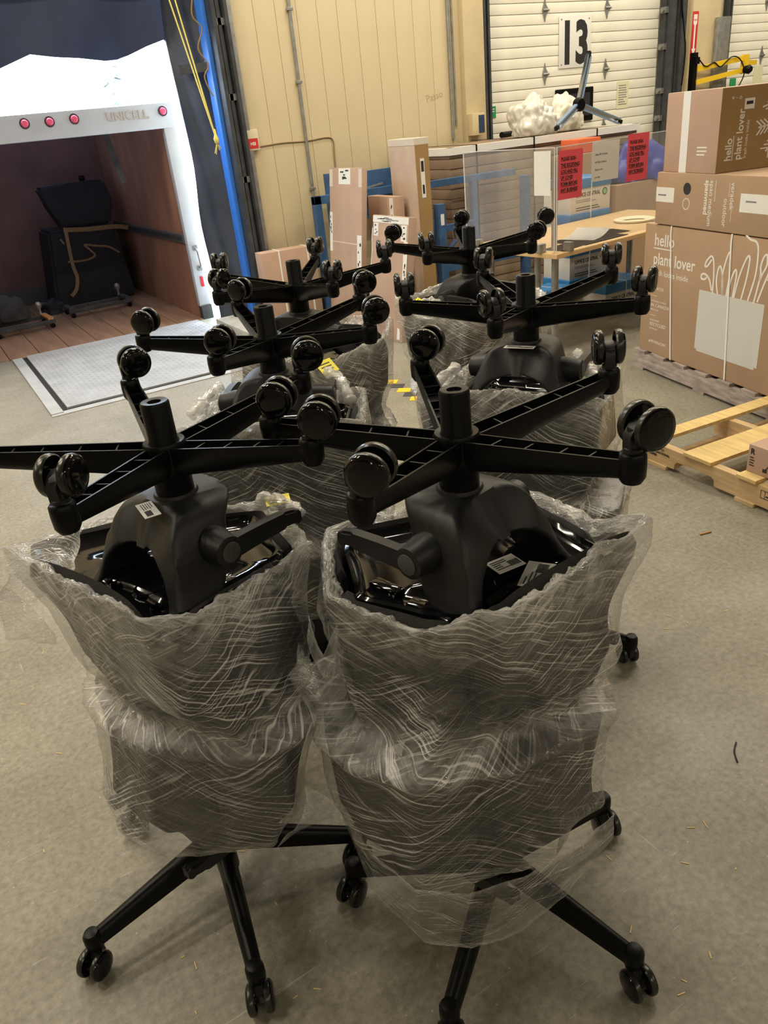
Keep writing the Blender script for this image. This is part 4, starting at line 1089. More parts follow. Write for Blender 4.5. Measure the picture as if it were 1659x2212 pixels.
# top carton
c3 = carton('planter_carton', .115, .015, 1.2025, .47, .66, .405, CARD2, 'upper brown carton sealed with a wide white tape, plant drawing on its side', rz=rad(-2))
b = bmesh.new(); bx(b, .15, .215, -.0015, 0, 0, .4055); mesh_obj('white_tape', b, TAPEW, c3)
b = bmesh.new(); bx(b, .4702, .4712, .001, .66, 0.003, .402); mesh_obj('printed_side', b, CARD3, c3)
def side_txt(t_, y, z, s_, bold=0):
    o = text('printed_text', t_, c3, (0, 0, 0), s_, PRINT, rot=(0, 0, 0), bold=bold)
    # baseline runs up (+Z), glyph tops point to -Y
    o.matrix_local = Matrix(((0, 0, 1, .4718), (0, -1, 0, y), (1, 0, 0, z), (0, 0, 0, 1)))
    return o
side_txt('hello', .085, .055, .056, .001); side_txt('plant lover', .145, .055, .056, .001); side_txt('fresh looks inside', .180, .060, .026)
b = bmesh.new(); bx(b, .4712, .4718, .092, .096, .055, .175); mesh_obj('underline', b, PRINT, c3)
b = bmesh.new(); bx(b, .4712, .4718, .14, .20, .295, .345); mesh_obj('white_label', b, WHITEP, c3)
b = bmesh.new(); bx(b, .4718, .4722, .15, .19, .317, .332); mesh_obj('barcode', b, INK, c3)
text('printed_text', 'v - o', c3, (.4718, .06, .345), .032, PRINT, rot=(PI/2, 0, PI/2))
def fstroke(pts, w=.0045):
    b = bmesh.new(); tube(b, [(.4716, y, z) for y, z in pts], 0, flat=(w*2, .001, (1, 0, 0))); mesh_obj('fern_stroke', b, PRINT, c3)
for (y0, z0, y1, z1) in ((.40, .22, .24, .20), (.42, .24, .28, .32), (.42, .20, .30, .08)):
    fstroke([(y0, z0), (y1, z1)])
    for k in range(1, 7):
        t = k/7; cy_, cz_ = y0+(y1-y0)*t, z0+(z1-z0)*t; dy, dz = y1-y0, z1-z0; L = math.hypot(dy, dz); dy, dz = dy/L, dz/L
        for sg in (-1, 1): fstroke([(cy_, cz_), (cy_+.05*(dy*.7-dz*.7*sg), cz_+.05*(dz*.7+dy*.7*sg))], .0035)
lines(c3, .30, .13, .09, .018, 3, PRINT, 6)

# fresh pine pallet
pp = empty('wooden_pallet', (2.80, 2.40, 0), (0, 0, rad(-94.5))); tag(pp, 'fresh yellow pine pallet lying empty but for one small carton', 'pallet')
def stringer(y):
    b = bmesh.new(); L = 1.20
    prism(b, [(0, .0), (.20, 0), (.205, .03), (.22, .042), (.42, .042), (.435, .03), (.44, 0), (.76, 0), (.765, .03), (.78, .042), (.98, .042), (.995, .03), (1.0, 0), (L, 0), (L, .095), (0, .095)], y, y+.04); 
    return mesh_obj('stringer', b, PINE2, pp)
PL = .018
s0 = stringer(0); s1_ = stringer(.48); s2_ = stringer(.96)
for o in (s0, s1_, s2_): o.location.z = PL
for (x0, x1, y0, y1) in ((.0, .085, -.02, 1.02), (.26, .42, -.012, 1.02), (.56, .66, -.015, .26), (.80, .90, -.01, 1.02), (1.10, 1.20, -.01, 1.02)):
    b = bmesh.new(); bx(b, x0, x1, y0, y1, PL+.095, PL+.113, bev=.002); mesh_obj('deck_board', b, PINE, pp)
for (x0, x1) in ((.04, .16), (.56, .66), (1.06, 1.18)):
    b = bmesh.new(); bx(b, x0, x1, -.01, 1.0, 0, PL, bev=.002); mesh_obj('bottom_board', b, PINE2, pp)
for k, t_ in enumerate(('RETURN TO', 'INTERNATIONAL', 'PAPER')): text('stencil_text', t_, pp, (.045, -.0006, PL+.068-k*.018), .016, INK, bold=.0006)
b = bmesh.new(); 
for (x0, x1, z0, z1) in ((.68, .682, .04, .075), (.68, .80, .075, .077), (.68, .80, .04, .042), (.80, .802, .04, .075), (.70, .702, .04, .075), (.706, .72, .05, .056), (.73, .79, .046, .05), (.73, .78, .06, .064)): bx(b, x0, x1, -.001, 0, z0+PL, z1+PL)
mesh_obj('stencil_frame', b, INK, pp)
sb = box('small_carton', (0, .30, 0, .34, 0, .125), CARD2, None, .004); sb.location = (2.795, 1.835, PL+.1135); sb.rotation_euler = (0, 0, rad(-94)); tag(sb, 'small brown carton with black line print on the fresh pine pallet', 'box')
text('printed_text', 'R', sb, (.012, -.0006, .085), .035, INK, bold=.001)
lines(sb, .012, .07, .03, .012, 4, INK, 3); b = bmesh.new(); tube(b, [(.09, -.001, .03), (.11, -.001, .06), (.13, -.001, .085), (.15, -.001, .07)], .0018, 5); bx(b, .08, .1, -.0015, 0, .02, .035); mesh_obj('line_drawing', b, INK, sb)

# ================================================================== DESK
DR = rad(5.5); DO = Vector((3.578, 3.87, 0))
dk = empty('desk', DO, (0, 0, DR)); tag(dk, 'maple topped sign-in desk with grey round legs', 'desk')
b = bmesh.new(); bx(b, 0, 1.9, 0, .90, .715, .745, bev=.004); mesh_obj('table_top', b, MAPLE, dk)
for (x, y) in ((.14, .30), (.14, .14), (1.75, .14), (1.75, .75), (.14, .76)):
    b = bmesh.new(); cyl(b, (x, y, 0), (x, y, .715), .024, 16); mesh_obj('leg', b, STEEL, dk, smooth=40)
b = bmesh.new(); bx(b, 1.02, 1.80, .05, .07, .10, .715); mesh_obj('modesty_panel', b, BLACK, dk)
def dl(x, y, z): v = Matrix.Rotation(DR, 3, 'Z') @ Vector((x, y, z)); return DO+v
def shield(x0, y0, x1, y1, z1, lab, name='acrylic_shield'):
    b = bmesh.new(); bx(b, 0, math.hypot(x1-x0, y1-y0), -.003, .003, 0, z1, bev=.001)
    o = mesh_obj(name, b, ACRYL); o.location = dl(x0, y0, .757); o.rotation_euler = (0, 0, DR+math.atan2(y1-y0, x1-x0)); 
    LL = math.hypot(x1-x0, y1-y0)
    for d_ in ((0, LL, z1-.003, z1+.001), (-.001, .003, 0, z1), (LL-.003, LL+.001, 0, z1)):
        q = bmesh.new(); bx(q, d_[0], d_[1], -.0034, .0034, d_[2], d_[3]); mesh_obj('polished_edge', q, EDGEM, o)
    for xx in (.12, math.hypot(x1-x0, y1-y0)-.12):
        q = bmesh.new(); bx(q, xx-.02, xx+.02, -.03, .03, -.012, .045, bev=.003); mesh_obj('clip_foot', q, STEEL, o)
    return tag(o, lab, 'screen')
sh1 = shield(.01, .03, .01, .87, .62, 'clear acrylic screen standing along the short end of the desk')
sh2 = shield(.02, .0245, 1.20, .0245, .62, 'clear acrylic screen with red and white notices along the desk front')
def notice(x0, z0, w, h, m, lab, red):
    o = box('notice_sheet', (0, w, -.0008, 0, 0, h), m); p = dl(x0, .0205, z0); o.location = p; o.rotation_euler = (0, rad(1.0), DR)
    tag(o, lab, 'sign')
    if red:
        for k, t_ in enumerate(('PLEASE SIGN', 'THE RECEIVING', 'LOG AND FILL', 'UP COVID', 'FORM BEFORE', 'ANY BUSINESS')):
            text('notice_text', t_, o, (.022, -.0012, h-.06-k*.036), .030, INK, bold=.0008, sx=.82)
            if k: 
                b = bmesh.new(); bx(b, .022, .022+.0155*len(t_)*.82, -.0016, -.0008, h-.066-k*.036, h-.0635-k*.036); mesh_obj('underline', b, INK, o)
    else:
        for k in range(4): text('notice_text', ('please fill in the form', 'and keep a distance', 'thank you for', 'your help')[k], o, (.03, -.0012, h-.08-k*.045), .018, INKG, sx=.8)
notice(.028, 1.070, .225, .285, REDS, 'red sign-in notice taped next to the paper-clad edge of the desk screen', True)
notice(.345, 1.140, .27, .235, SIGNW, 'plain white notice between two red notices on the desk screen', False)
notice(.70, 1.100, .225, .29, REDS, 'red sign-in notice nearest the stacked plant pot cartons', True)
pc = box('paper_roll', (0, .06, 0, .02, 0, .56), CARD3, None, .008); pc.location = dl(.018, .045, .762); pc.rotation_euler = (0, .01, DR+.3); tag(pc, 'folded brown paper upright behind the edge of the red notice', 'paper')
o = box('taped_paper', (-.0008, 0, 0, .14, 0, .26), WHITEP); o.location = dl(.0045, .06, 1.10); o.rotation_euler = (0, 0, DR); tag(o, 'white paper strip hanging on the end screen of the desk', 'paper')
def paper(x, y, rz, w, h, curl, lab, z=.7465, m=None):
    b = bmesh.new(); n = 14; g = []
    for i in range(n+1):
        t = i/n; zz = curl*max(0, (t-.35)/.65)**2; g.append([b.verts.new((t*w-.25*w*max(0, t-.6)*(1 if curl > .02 else 0), s_*h, zz+.0005)) for s_ in (-.5, .5)])
    for i in range(n): b.faces.new((g[i][0], g[i+1][0], g[i+1][1], g[i][1]))
    q = bmesh.ops.solidify(b, geom=b.faces[:], thickness=.0012)
    o = mesh_obj('paper_sheet', b, m or WHITEP, smooth=50); o.location = dl(x, y, z); o.rotation_euler = (0, 0, DR+rz); return tag(o, lab, 'paper')
paper(.36, .22, .2, .40, .26, .045, 'white paper with a raised curled edge on the maple desk', .7502)
paper(.34, .20, .0, .46, .30, .0, 'white paper lying flat under the curled sheet on the desk', .7462)
paper(.10, .13, .1, .30, .18, .0, 'white form lying flat beside a screen clip on the desk', .7462)
paper(.62, .30, -.2, .34, .20, .0, 'cream folder lying beside the curled paper on the desk', .7478, PAPERY)
b = bmesh.new(); lathe(b, [(.13, 0), (.15, .004), (.155, .016), (.13, .022), (.10, .016), (.09, .004)], 28)
o = mesh_obj('tape_coil', b, PAPERY, smooth=50); o.location = dl(1.35, .42, .7455); tag(o, 'pale coil of strapping lying on the maple desk', 'coil')

# paper cartons behind and under the desk
def paper_box(x, y, z, rz, lab, w=.46, d=.31, h=.262):
    o = box('paper_carton', (0, w, 0, d, 0, h-.075), WHITEC, None, .003); o.location = (x, y, z); o.rotation_euler = (0, 0, rz)
    tag(o, lab, 'box', 'paper cartons by the desk')
    q = box('blue_lid', (-.006, w+.006, -.006, d+.006, h-.075, h), BLUELID, o, .003)
    text('printed_text', 'OFFICE CENTRAL', o, (.06, -.0008, h-.135), .042, INK, sx=.85, bold=.0008)
    b = bmesh.new(); lathe(b, [(0, .002), (.022, .002), (.022, 0)], 20, Matrix.Translation((w-.065, 0, h-.122)) @ Matrix.Rotation(PI/2, 4, 'X'), mi=0); lathe(b, [(.022, 0), (.022, .0015), (.029, .0015), (.029, 0)], 20, Matrix.Translation((w-.065, 0, h-.122)) @ Matrix.Rotation(PI/2, 4, 'X'), mi=1)
    mesh_obj('round_logo', b, [mat('light_green_print', (.25, .55, .30), .5), INK], o)
    lines(o, .06, h-.16, .30, .014, 2, INKG, 3, -.0010); lines(o, .06, .045, .32, .018, 2, INK, 5, -.0010)
    b = bmesh.new(); bx(b, w*.5-.004, w*.5+.004, -.0085, d+.0085, -.001, h+.0015); mesh_obj('white_strap', b, TAPEW, o)
    return o
bxx, byy = 4.70, 4.93
levels = ('bottom carton of white paper with blue lid behind the desk', 'second carton up of white paper with blue lid behind the desk', 'third carton up of white paper with blue lid behind the desk', 'topmost carton of white paper with blue lid behind the notices')
for k in range(4): paper_box(bxx+.012*(k % 2), byy+.01*(k % 2), k*.2625, rad(2), levels[k])
paper_box(4.74, 4.55, 0, rad(1), 'paper carton with blue lid alone on the floor under the desk top')
paper_box(4.42, 4.78, 0, rad(14), 'paper carton with blue lid beside the desk legs', w=.30, d=.28, h=.24)

# ================================================================== BACK AREA: STRAPPED CARTONS, RACKS, LEANING CARTONS
SO = (4.30, 6.02)
sp = empty('strapped_carton_bundle', (SO[0], SO[1], 0)); tag(sp, 'strapped bundle of flat brown cartons with white edge strips on top', 'cartons')
b = bmesh.new(); bx(b, 0, 2.35, 0, .93, .0, .10); mesh_obj('base_skid', b, OLDWOOD, sp)
h = .105; k = 0
while h < 1.34:
    t_ = .083; b = bmesh.new(); dx = random.uniform(-.008, .008); bx(b, dx, 2.33+dx, random.uniform(-.006, .006), .92, h, h+t_-.004, bev=.004); mesh_obj('flat_carton', b, CARDB, sp, smooth=30); h += t_
TOPZ = h
b = bmesh.new(); bx(b, -.015, 2.35, -.015, .055, TOPZ-.002, TOPZ+.004); bx(b, -.015, 2.35, -.018, -.012, TOPZ-.055, TOPZ+.004); bx(b, -.018, -.012, -.015, .93, TOPZ-.055, TOPZ+.004); bx(b, -.015, .055, -.015, .93, TOPZ-.002, TOPZ+.004); bx(b, 2.29, 2.35, -.015, .93, TOPZ-.002, TOPZ+.004)
mesh_obj('white_edge_strip', b, TAPEW, sp)
for x in (.28, .95, 1.75):
    b = bmesh.new(); bx(b, x, x+.014, -.022, -.018, .02, TOPZ+.008); bx(b, x, x+.014, -.022, .94, TOPZ+.005, TOPZ+.009); mesh_obj('black_strap', b, BLACK, sp)
# things on the bundle
def bag(loc, s, sd, m, lab):
    b = bmesh.new(); bmesh.ops.create_icosphere(b, subdivisions=5, radius=1)
    for v in b.verts:
        q = v.co; n = noise.noise(q*1.3+Vector((sd, 0, 0)))*.30+abs(noise.noise(q*3.2+Vector((0, sd, 0))))*.22
        v.co = q*(1+n); v.co = Vector((v.co.x*s[0], v.co.y*s[1], max(v.co.z, -.55)*s[2]+.55*s[2]))
    o = mesh_obj('plastic_bag', b, m, smooth=180); o.location = loc; return tag(o, lab, 'bag')
BAGM = mat('cloudy_poly_bag', (.62, .60, .54), .25, spec=.8, bump=.4, bscale=25); BAGW = mat('white_poly_bag', (.74, .71, .60), .35, spec=.6, bump=.3, bscale=20)
p = aty(1150, 275, 6.35); bag((p.x, 6.35, TOPZ+.006), (.235, .17, .215), 3, BAGM, 'cloudy clear plastic bag slumped on the strapped cartons')
p = aty(1212, 272, 6.5); bag((p.x+.02, 6.5, TOPZ+.006), (.19, .14, .20), 8, BAGW, 'white plastic bag slumped beside the cloudy one on the cartons')
p = aty(1098, 268, 6.55); b = bmesh.new(); cyl(b, (0, 0, 0), (.16, .05, 0), .028, 14); o = mesh_obj('black_tube', b, BLACK, smooth=40); o.location = (p.x-.03, 6.62, TOPZ+.033); tag(o, 'black tube end poking from behind the cloudy bag', 'tube')
# three legged chrome base standing on two of its legs
def cb(px, py, y): return aty(px, py, y)
hubp = cb(1250, 226, 6.22)
tb = empty('pedestal_base', (hubp.x, 6.22, TOPZ+.009)); tag(tb, 'chrome three legged table base with blue film, one leg pointing up', 'base')
for q, yy in (((1272, 118), 6.30), ((1203, 276), 6.02), ((1338, 262), 6.20)):
    e_ = cb(*q, yy); a_ = hubp-tb.location; d_ = e_-tb.location
    b = bmesh.new()
    L = d_-a_
    for (off, w, m_i) in ((Vector((0, 0, 0)), 1, 0),):
        tube(b, [a_, a_+L*.5, a_+L], 0, flat=(.055, .028, (0, 1, .2)))
    lg = mesh_obj('leg', b, CHROME, tb)
    b = bmesh.new(); up = Vector((0, -.0, 0)); s_ = L.normalized().cross(Vector((0, 1, .2))).normalized()
    tube(b, [a_+L*.12-s_*.022, a_+L*.97-s_*.022], 0, flat=(.016, .034, (0, 1, .2))); tube(b, [a_+L*.12+s_*.022, a_+L*.97+s_*.022], 0, flat=(.010, .034, (0, 1, .2))); mesh_obj('protective_film', b, BLUEFILM, lg)
    b = bmesh.new(); bx(b, -.016, .016, -.018, .018, -.03, .03, bev=.004); t2 = mesh_obj('end_cap', b, BLACK, lg); t2.location = a_+L; t2.rotation_euler = L.to_track_quat('Z', 'Y').to_euler()
b = bmesh.new(); lathe(b, [(0, -.03), (.05, -.03), (.062, -.02), (.062, .03), (.05, .04), (0, .04)], 24, Matrix.Translation(hubp-tb.location) @ Matrix.Rotation(PI/2, 4, 'X'))
for a in range(3): lathe(b, [(0, .046), (.008, .046), (.008, .038)], 10, Matrix.Translation(hubp-tb.location+Vector((.025*math.cos(a*2.1), 0, .025*math.sin(a*2.1)))) @ Matrix.Rotation(PI/2, 4, 'X'))
mesh_obj('hub', b, BLACK, tb, smooth=40)
# blue tarp and orange bin end behind the desk
heap('blue_tarp', (6.42, 5.77, .862), .36, .14, .27, BLUEB, 'bright blue plastic tarp heaped behind the desk screen', 'tarp', 5)
o = box('pallet_carton', (0, .95, 0, .30, 0, .86), CARD, None, .006); o.location = (5.95, 5.62, 0); tag(o, 'brown carton behind the desk under the blue tarp', 'box')
o = box('orange_bin', (0, .30, 0, .22, 0, .12), ORANGE, None, .01); o.location = (5.52, 5.70, 1.18); o.rotation_euler = (0, 0, .05); tag(o, 'orange plastic bin end showing above the white notice', 'bin')
o = box('wrapped_carton', (0, .42, 0, .30, 0, 1.178), CARD, None, .006); o.location = (5.48, 5.66, 0); tag(o, 'brown wrapped carton standing behind the white notice', 'box')

# blue steel racks
def rack(loc, rz, parts, lab, braces=(), extra=None):
    r = empty('steel_rack', loc, (0, 0, rz)); tag(r, lab, 'rack')
    for nm, d in parts:
        b = bmesh.new(); bx(b, *d, bev=.003); mesh_obj(nm, b, BLUEP, r)
    for p0, p1 in braces:
        b = bmesh.new(); cyl(b, p0, p1, .018, 8); mesh_obj('brace', b, BLUEP, r)
    return r
rk = rack((3.93, 5.70, 0), 0, [('post', (0, .075, 0, .075, 0, .95)), ('post', (.0, .05, .18, .23, .9, 1.12)), ('top_rail', (0, 1.0, .18, .24, 1.07, 1.125)), ('post', (.95, 1.02, 0, .075, 0, 1.07)), ('post', (.5, .555, .18, .23, 0, 1.07)), ('arm', (.075, .40, .01, .06, .72, .775)), ('lower_rail', (.07, 1.0, .02, .07, .38, .44)), ('foot', (0, 1.0, .02, .07, .02, .08))],
     'blue steel rack standing in front of the strapped carton bundle', [((.05, .04, .52), (.33, .04, .73)), ((.05, .12, .40), (.05, .20, .9))])
b = bmesh.new(); bx(b, .02, .055, -.002, 0, .78, .87); mesh_obj('label_sticker', b, WHITEP, rk)
rack((3.28, 6.72, 0), 0, [('post', (0, .07, 0, .07, 0, 1.07)), ('post', (.95, 1.02, 0, .07, 0, 1.07)), ('rail', (0, 1.0, 0, .06, 1.0, 1.07)), ('post', (.20, .25, .10, .16, 0, 1.24)), ('tool_panel', (.23, 1.0, .10, .14, .80, 1.22)), ('lower_rail', (0, 1.0, 0, .06, .3, .36))],
     'navy blue steel rack with a tool panel behind the leaning cartons')
b = bmesh.new(); bx(b, 0, .30, -.02, 0, 0, .03, bev=.004); bx(b, -.02, .32, -.03, -.01, .05, .065); o = mesh_obj('steel_bar_tool', b, STEEL); o.location = (3.75, 6.815, 1.0); o.rotation_euler = (0, -.12, 0); tag(o, 'grey steel bar fixed on the navy tool panel', 'tool')

# leaning and standing cartons; local X = width along -Y world, local -Y looks to -X world
def lean(xb, y0, y1, h, th, lean_x, m, lab, name='flat_carton'):
    a = math.asin(lean_x/h)
    o = box(name, (0, abs(y1-y0), 0, th, 0, h), m, None, .004); o.location = (xb, max(y0, y1), .001)
    o.rotation_euler = (-a, 0, -PI/2); o.rotation_mode = 'XYZ'
    tag(o, lab, 'box'); return o
def patch_label(o, x0, x1, z0, z1, m=None, sd=1, prt=True, y=-.001):
    b = bmesh.new(); bx(b, x0, x1, y, 0, z0, z1); q = mesh_obj('shipping_label', b, m or WHITEP, o)
    if prt:
        rnd = random.Random(sd); b = bmesh.new(); 
        for k in range(7):
            xa = x0+(x1-x0)*rnd.uniform(.1, .6); za = z0+(z1-z0)*rnd.uniform(.1, .85); bx(b, xa, min(x1-.004, xa+(x1-x0)*rnd.uniform(.12, .35)), y-.0006, y, za, za+min(.02, (z1-z0)*.09))
        mesh_obj('printed_text', b, INK, q)
ca = lean(3.22, 5.98, 6.56, 1.31, .05, .17, CARD2, 'tall flat pinkish carton leaning, with a white label at its top edge')
patch_label(ca, .17, .38, 1.18, 1.305, sd=2); patch_label(ca, 0, .05, .62, .95, sd=3); patch_label(ca, .50, .578, .48, .78, sd=4); patch_label(ca, 0, .06, 1.16, 1.30, TAPEC, prt=False); patch_label(ca, .52, .578, 1.16, 1.30, TAPEC, prt=False)
b = bmesh.new(); bx(b, .05, .52, -.002, 0, .70, .708); mesh_obj('crease', b, TAPEC, ca)
cb_ = lean(3.56, 5.86, 6.30, 1.05, .10, .04, CARD2, 'brown carton standing between the tall flat carton and the worn one')
patch_label(cb_, .36, .42, .78, 1.04, sd=6)
cc = box('worn_carton', (0, .40, 0, .14, 0, 1.47), CARD4, None, .010); cc.location = (3.745, 6.12, .001); cc.rotation_euler = (0, 0, -PI/2); tag(cc, 'tall worn pale carton standing upright with a torn taped top', 'box')
b = bmesh.new(); bx(b, .4005, .4015, .005, .135, .005, 1.46); mesh_obj('brown_side', b, CARD3, cc)
b = bmesh.new(); bx(b, .4015, .4025, .045, .085, 1.02, 1.32); q = mesh_obj('shipping_label', b, WHITEP, cc); b = bmesh.new(); bx(b, .4025, .403, .052, .078, 1.22, 1.30); bx(b, .4025, .403, .055, .075, 1.05, 1.12); mesh_obj('printed_text', b, INK, q)
b = bmesh.new(); bx(b, -.002, .402, -.003, .142, 1.42, 1.474, bev=.004); mesh_obj('tape_cap', b, TAPEC, cc)
cd = lean(3.19, 5.26, 5.80, .96, .075, .16, CARD2, 'flat carton edged with white tape, leaning in front of the worn carton')
patch_label(cd, 0, .54, .905, .955, TAPEW, 7, True); patch_label(cd, .02, .09, .80, .90, TAPEW, 8); patch_label(cd, .44, .52, .78, .90, TAPEW, 9); patch_label(cd, .49, .545, .45, .78, WHITEP, 10); patch_label(cd, .30, .33, .03, .15, WHITEP, 11); patch_label(cd, .46, .50, .02, .11, TAPEW, prt=False)
b = bmesh.new(); tube(b, smoothpath([(.004+.006*math.sin(k*2.1), -.002, .05+k*.09) for k in range(10)], 3), .0045, 5); mesh_obj('frayed_edge', b, TAPEW, cd)
ce = box('squat_carton', (0, .54, 0, .16, 0, .66), CARD2, None, .006); ce.location = (2.70, 6.78, .001); ce.rotation_euler = (0, 0, rad(-4)); tag(ce, 'squat brown carton with a white strap by the dock jamb', 'box')
b = bmesh.new(); bx(b, .17, .184, -.003, .163, .0, .663); mesh_obj('white_strap', b, TAPEW, ce); b = bmesh.new(); bx(b, .45, .464, -.003, .163, .0, .663); mesh_obj('white_strap', b, TAPEW, ce)

# ================================================================== SMALL WALL ITEMS
def conduit(x, z0, z1, lab, clips):
    b = bmesh.new(); cyl(b, (0, 0, z0), (0, 0, z1), .014, 10); o = mesh_obj('conduit_pipe', b, STEEL, smooth=40); o.location = (x, WY-.017, 0); tag(o, lab, 'pipe')
    for z in clips:
        q = bmesh.new(); bx(q, -.028, .028, -.017, .012, z-.012, z+.012, bev=.003); mesh_obj('clip', q, STEEL, o)
conduit(3.43, .25, 4.6, 'long grey conduit running down the beige wall behind cartons', (1.12, 2.0, 2.55))
b = bmesh.new(); cyl(b, (0, 0, 1.39), (0, 0, 4.6), .014, 10); cyl(b, (.045, 0, 1.5), (.045, 0, 4.6), .010, 8)
o = mesh_obj('conduit_pipe', b, STEEL, smooth=40); o.location = (5.09, WY-.017, 0); tag(o, 'short grey conduit pair ending above the strapped cartons', 'pipe')
hs = box('alarm_box', (-.06, .06, -.05, 0, -.085, .085), mat('cream_plastic_box', (.62, .55, .38), .5), None, .008); p = aty(541, 303, WY); hs.location = (p.x, WY-.0005, p.z); tag(hs, 'cream wall box with a red HSI label beside the dock jamb', 'box')
b = bmesh.new(); bx(b, -.048, .048, -.052, -.05, -.068, .012); q = mesh_obj('red_label', b, REDSIGN, hs); text('printed_text', 'HSI', q, (-.026, -.0526, -.042), .036, PRINT, bold=.001)
cord('wall_cable', [(p.x+.06, WY-.006, p.z-.06), (p.x+.3, WY-.006, p.z-.05), aty(660, 305, WY-.006), aty(705, 297, WY-.006), aty(719, 303, WY-.006), aty(722, 330, WY-.006), aty(726, 375, WY-.006)], .006, STRAP, 'thin cable sagging along the beige wall from the alarm box', 'cable')
cord('hanging_chain', [aty(521, 322, WY-.02), aty(526, 350, WY-.02), aty(532, 395, WY-.02), aty(536, 428, WY-.02)], .006, ROPE, 'thin pale chain hanging by the dock jamb', 'chain')
o = box('control_box', (-.075, .075, -.09, 0, -.10, .10), BEIGE2, None, .006); o.location = (5.30, 6.9695, 1.50); tag(o, 'small beige control box with a dark face beside door thirteen', 'box')
b = bmesh.new(); bx(b, .0, .07, -.095, -.09, -.08, .08); mesh_obj('dark_face', b, NAVY, o)
# number sign
p = aty(1242, 90, 7.185)
sg = box('number_sign', (-.235, .235, -.004, 0, -.245, .245), SIGNW, None, .003); sg.location = (p.x, 7.1845, p.z); tag(sg, 'white sign with the black number 13 on the dock door', 'sign')
text('sign_number', '13', sg, (-.01, -.0045, -.19), .54, INK, align='CENTER', sx=.74, bold=.022, spacing=1.08)
for sx in (-.2, .2):
    for sz in (-.21, .21):
        b = bmesh.new(); lathe(b, [(0, .003), (.008, .002), (.008, 0)], 10, Matrix.Translation((sx, -.004, sz)) @ Matrix.Rotation(PI/2, 4, 'X')); mesh_obj('screw', b, STEEL, sg)
p = aty(1060, 243, 7.185); g_ = box('green_sticker', (-.07, .07, -.002, 0, -.055, .055), GREEN); g_.location = (p.x, 7.1875, p.z); tag(g_, 'green sticker with white print low on door thirteen', 'sticker'); lines(g_, -.055, .03, .11, .022, 4, PRINT, 2, -.003)
p = aty(1345, 205, 7.185); g_ = box('posted_paper', (-.095, .095, -.002, 0, -.14, .14), PAPERY); g_.location = (p.x, 7.1875, p.z); tag(g_, 'yellowed instruction paper posted on door thirteen', 'paper'); lines(g_, -.07, .10, .14, .024, 9, INKG, 5, -.003, (.6, 1))
# fire arrow sign on the pillar
p = aty(1500, 77, 6.975)
fs = box('fire_sign', (-.05, .05, -.003, 0, -.24, .24), REDSIGN, None, .001); fs.location = (p.x, 6.9795, p.z); tag(fs, 'red fire sign with a white down arrow on beige pillar', 'sign')
b = bmesh.new(); prism(b, [(-.03, .21), (.03, .21), (.03, .12), (.012, .10), (.012, -.13), (.035, -.13), (0, -.20), (-.035, -.13), (-.012, -.13), (-.012, .10), (-.03, .12)], -.0045, -.003); mesh_obj('white_arrow', b, PRINT, fs)
text('sign_text', 'FIRE', fs, (-.026, -.005, .145), .028, REDSIGN)
# loading lamp arm on the pillar
p = aty(1497, 150, 6.95)
la = empty('loading_light_arm', (p.x, 6.98, p.z)); tag(la, 'yellow folding dock light arm on a black bracket beside pillar', 'lamp')
b = bmesh.new(); bx(b, -.035, .035, -.06, 0, -.30, .17); bx(b, -.035, .035, -.09, -.06, .05, .12); mesh_obj('bracket', b, BLACK, la)
b = bmesh.new(); tube(b, [(.03, -.06, .0), (.75, -.18, .07)], 0, flat=(.055, .03, (0, 1, 0))); mesh_obj('upper_arm', b, YELM, la)
b = bmesh.new(); tube(b, [(.03, -.06, -.14), (.72, -.18, -.06)], 0, flat=(.05, .03, (0, 1, 0))); mesh_obj('lower_arm', b, YELM, la)
b = bmesh.new(); tube(b, [(.72, -.18, .02), (1.05, -.10, .01)], 0, flat=(.05, .03, (0, 1, 0))); bx(b, .70, .77, -.21, -.15, -.10, .10); mesh_obj('fore_arm', b, YELM, la)
b = bmesh.new(); lathe(b, [(0, 0), (.04, 0), (.05, .06), (.03, .09), (0, .09)], 16, Matrix.Translation((.66, -.24, -.06)) @ Matrix.Rotation(PI/2, 4, 'X')); mesh_obj('lamp_head', b, BLACK, la, smooth=40)
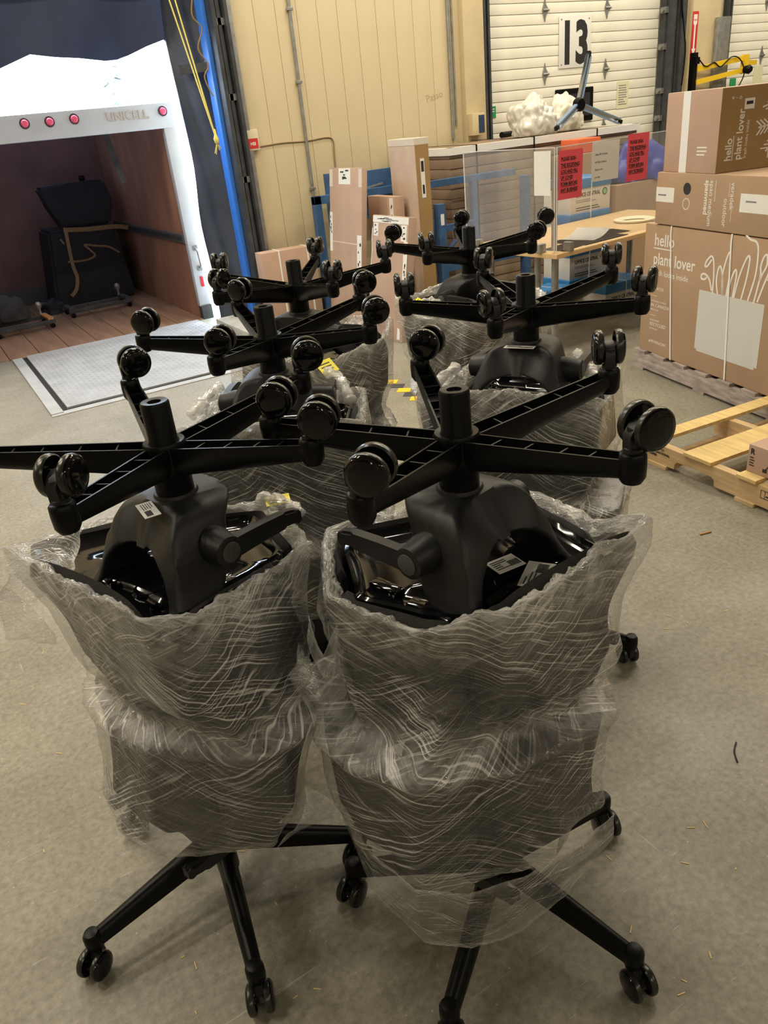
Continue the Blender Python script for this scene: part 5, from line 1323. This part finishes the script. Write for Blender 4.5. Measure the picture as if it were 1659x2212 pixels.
b = bmesh.new(); tube(b, smoothpath([(.0, -.05, .16), (.12, -.10, .02), (.25, -.12, .05), (.35, -.14, .0), (.5, -.17, .09), (.62, -.2, .05), (.66, -.24, -.1), (.58, -.22, -.26), (.52, -.2, -.36)], 6), .007, 6); mesh_obj('cable', b, BLACK, la)
cord('pillar_cable', [aty(1470, -20, 6.99), aty(1477, 60, 6.99), aty(1480, 110, 6.99), aty(1472, 185, 6.99)], .010, BLACK, 'black cable running down the pillar beside the fire sign', 'cable')
gb = box('dock_guard', (-.11, .11, -.06, 0, 0, 1.42), STEEL, None, .012); gb.location = (9.0, 6.98, .9); tag(gb, 'grey steel guard channel fixed to the pillar edge by the far door', 'guard')
g_ = box('green_sticker', (-.06, .06, -.002, 0, -.045, .045), GREEN); p = aty(1583, 178, 7.185); g_.location = (p.x, 7.1875, p.z); tag(g_, 'green sticker low on the dock door beyond the pillar', 'sticker')
g_ = box('posted_paper', (-.09, .09, -.002, 0, -.12, .12), PAPERY); p = aty(1637, 165, 7.185); g_.location = (p.x, 7.1875, p.z); tag(g_, 'yellowed paper posted on the dock door beyond the pillar', 'paper')
# handwriting on the wall
text('wall_scribble', 'Passo', wall, aty(922, 222, WY-.0015), .09, mat('faded_marker', (.40, .31, .17), .7), rot=(PI/2, -.2, 0), extrude=.0003)
# floor litter
rnd = random.Random(4)
for k in range(46):
    px, py = rnd.uniform(20, 1640), rnd.uniform(1250, 2190); p = at(px, py); L = rnd.uniform(.006, .022)
    b = bmesh.new(); bx(b, -L/2, L/2, -.0012, .0012, 0, .0012); o = mesh_obj('wood_splinter', b, PINE); o.location = (p.x, p.y, .0003); o.rotation_euler = (0, 0, rnd.uniform(0, 3))
    tag(o, 'tiny pale wood splinter lying on the concrete floor', 'splinter', 'splinters on the floor')
cord('zip_tie', [at(1590, 1605)+Vector((0, 0, .003)), at(1586, 1625)+Vector((0, 0, .003)), at(1593, 1648)+Vector((0, 0, .003))], .0022, BLACK, 'small black cable tie lying on the open floor', 'cable tie')
p0, p1 = at(1512, 1156), at(1536, 1150); cord('wood_sliver', [p0+Vector((0, 0, .004)), p1+Vector((0, 0, .004))], .0035, TAN, 'dark wood sliver on the floor in front of pine pallet', 'splinter')
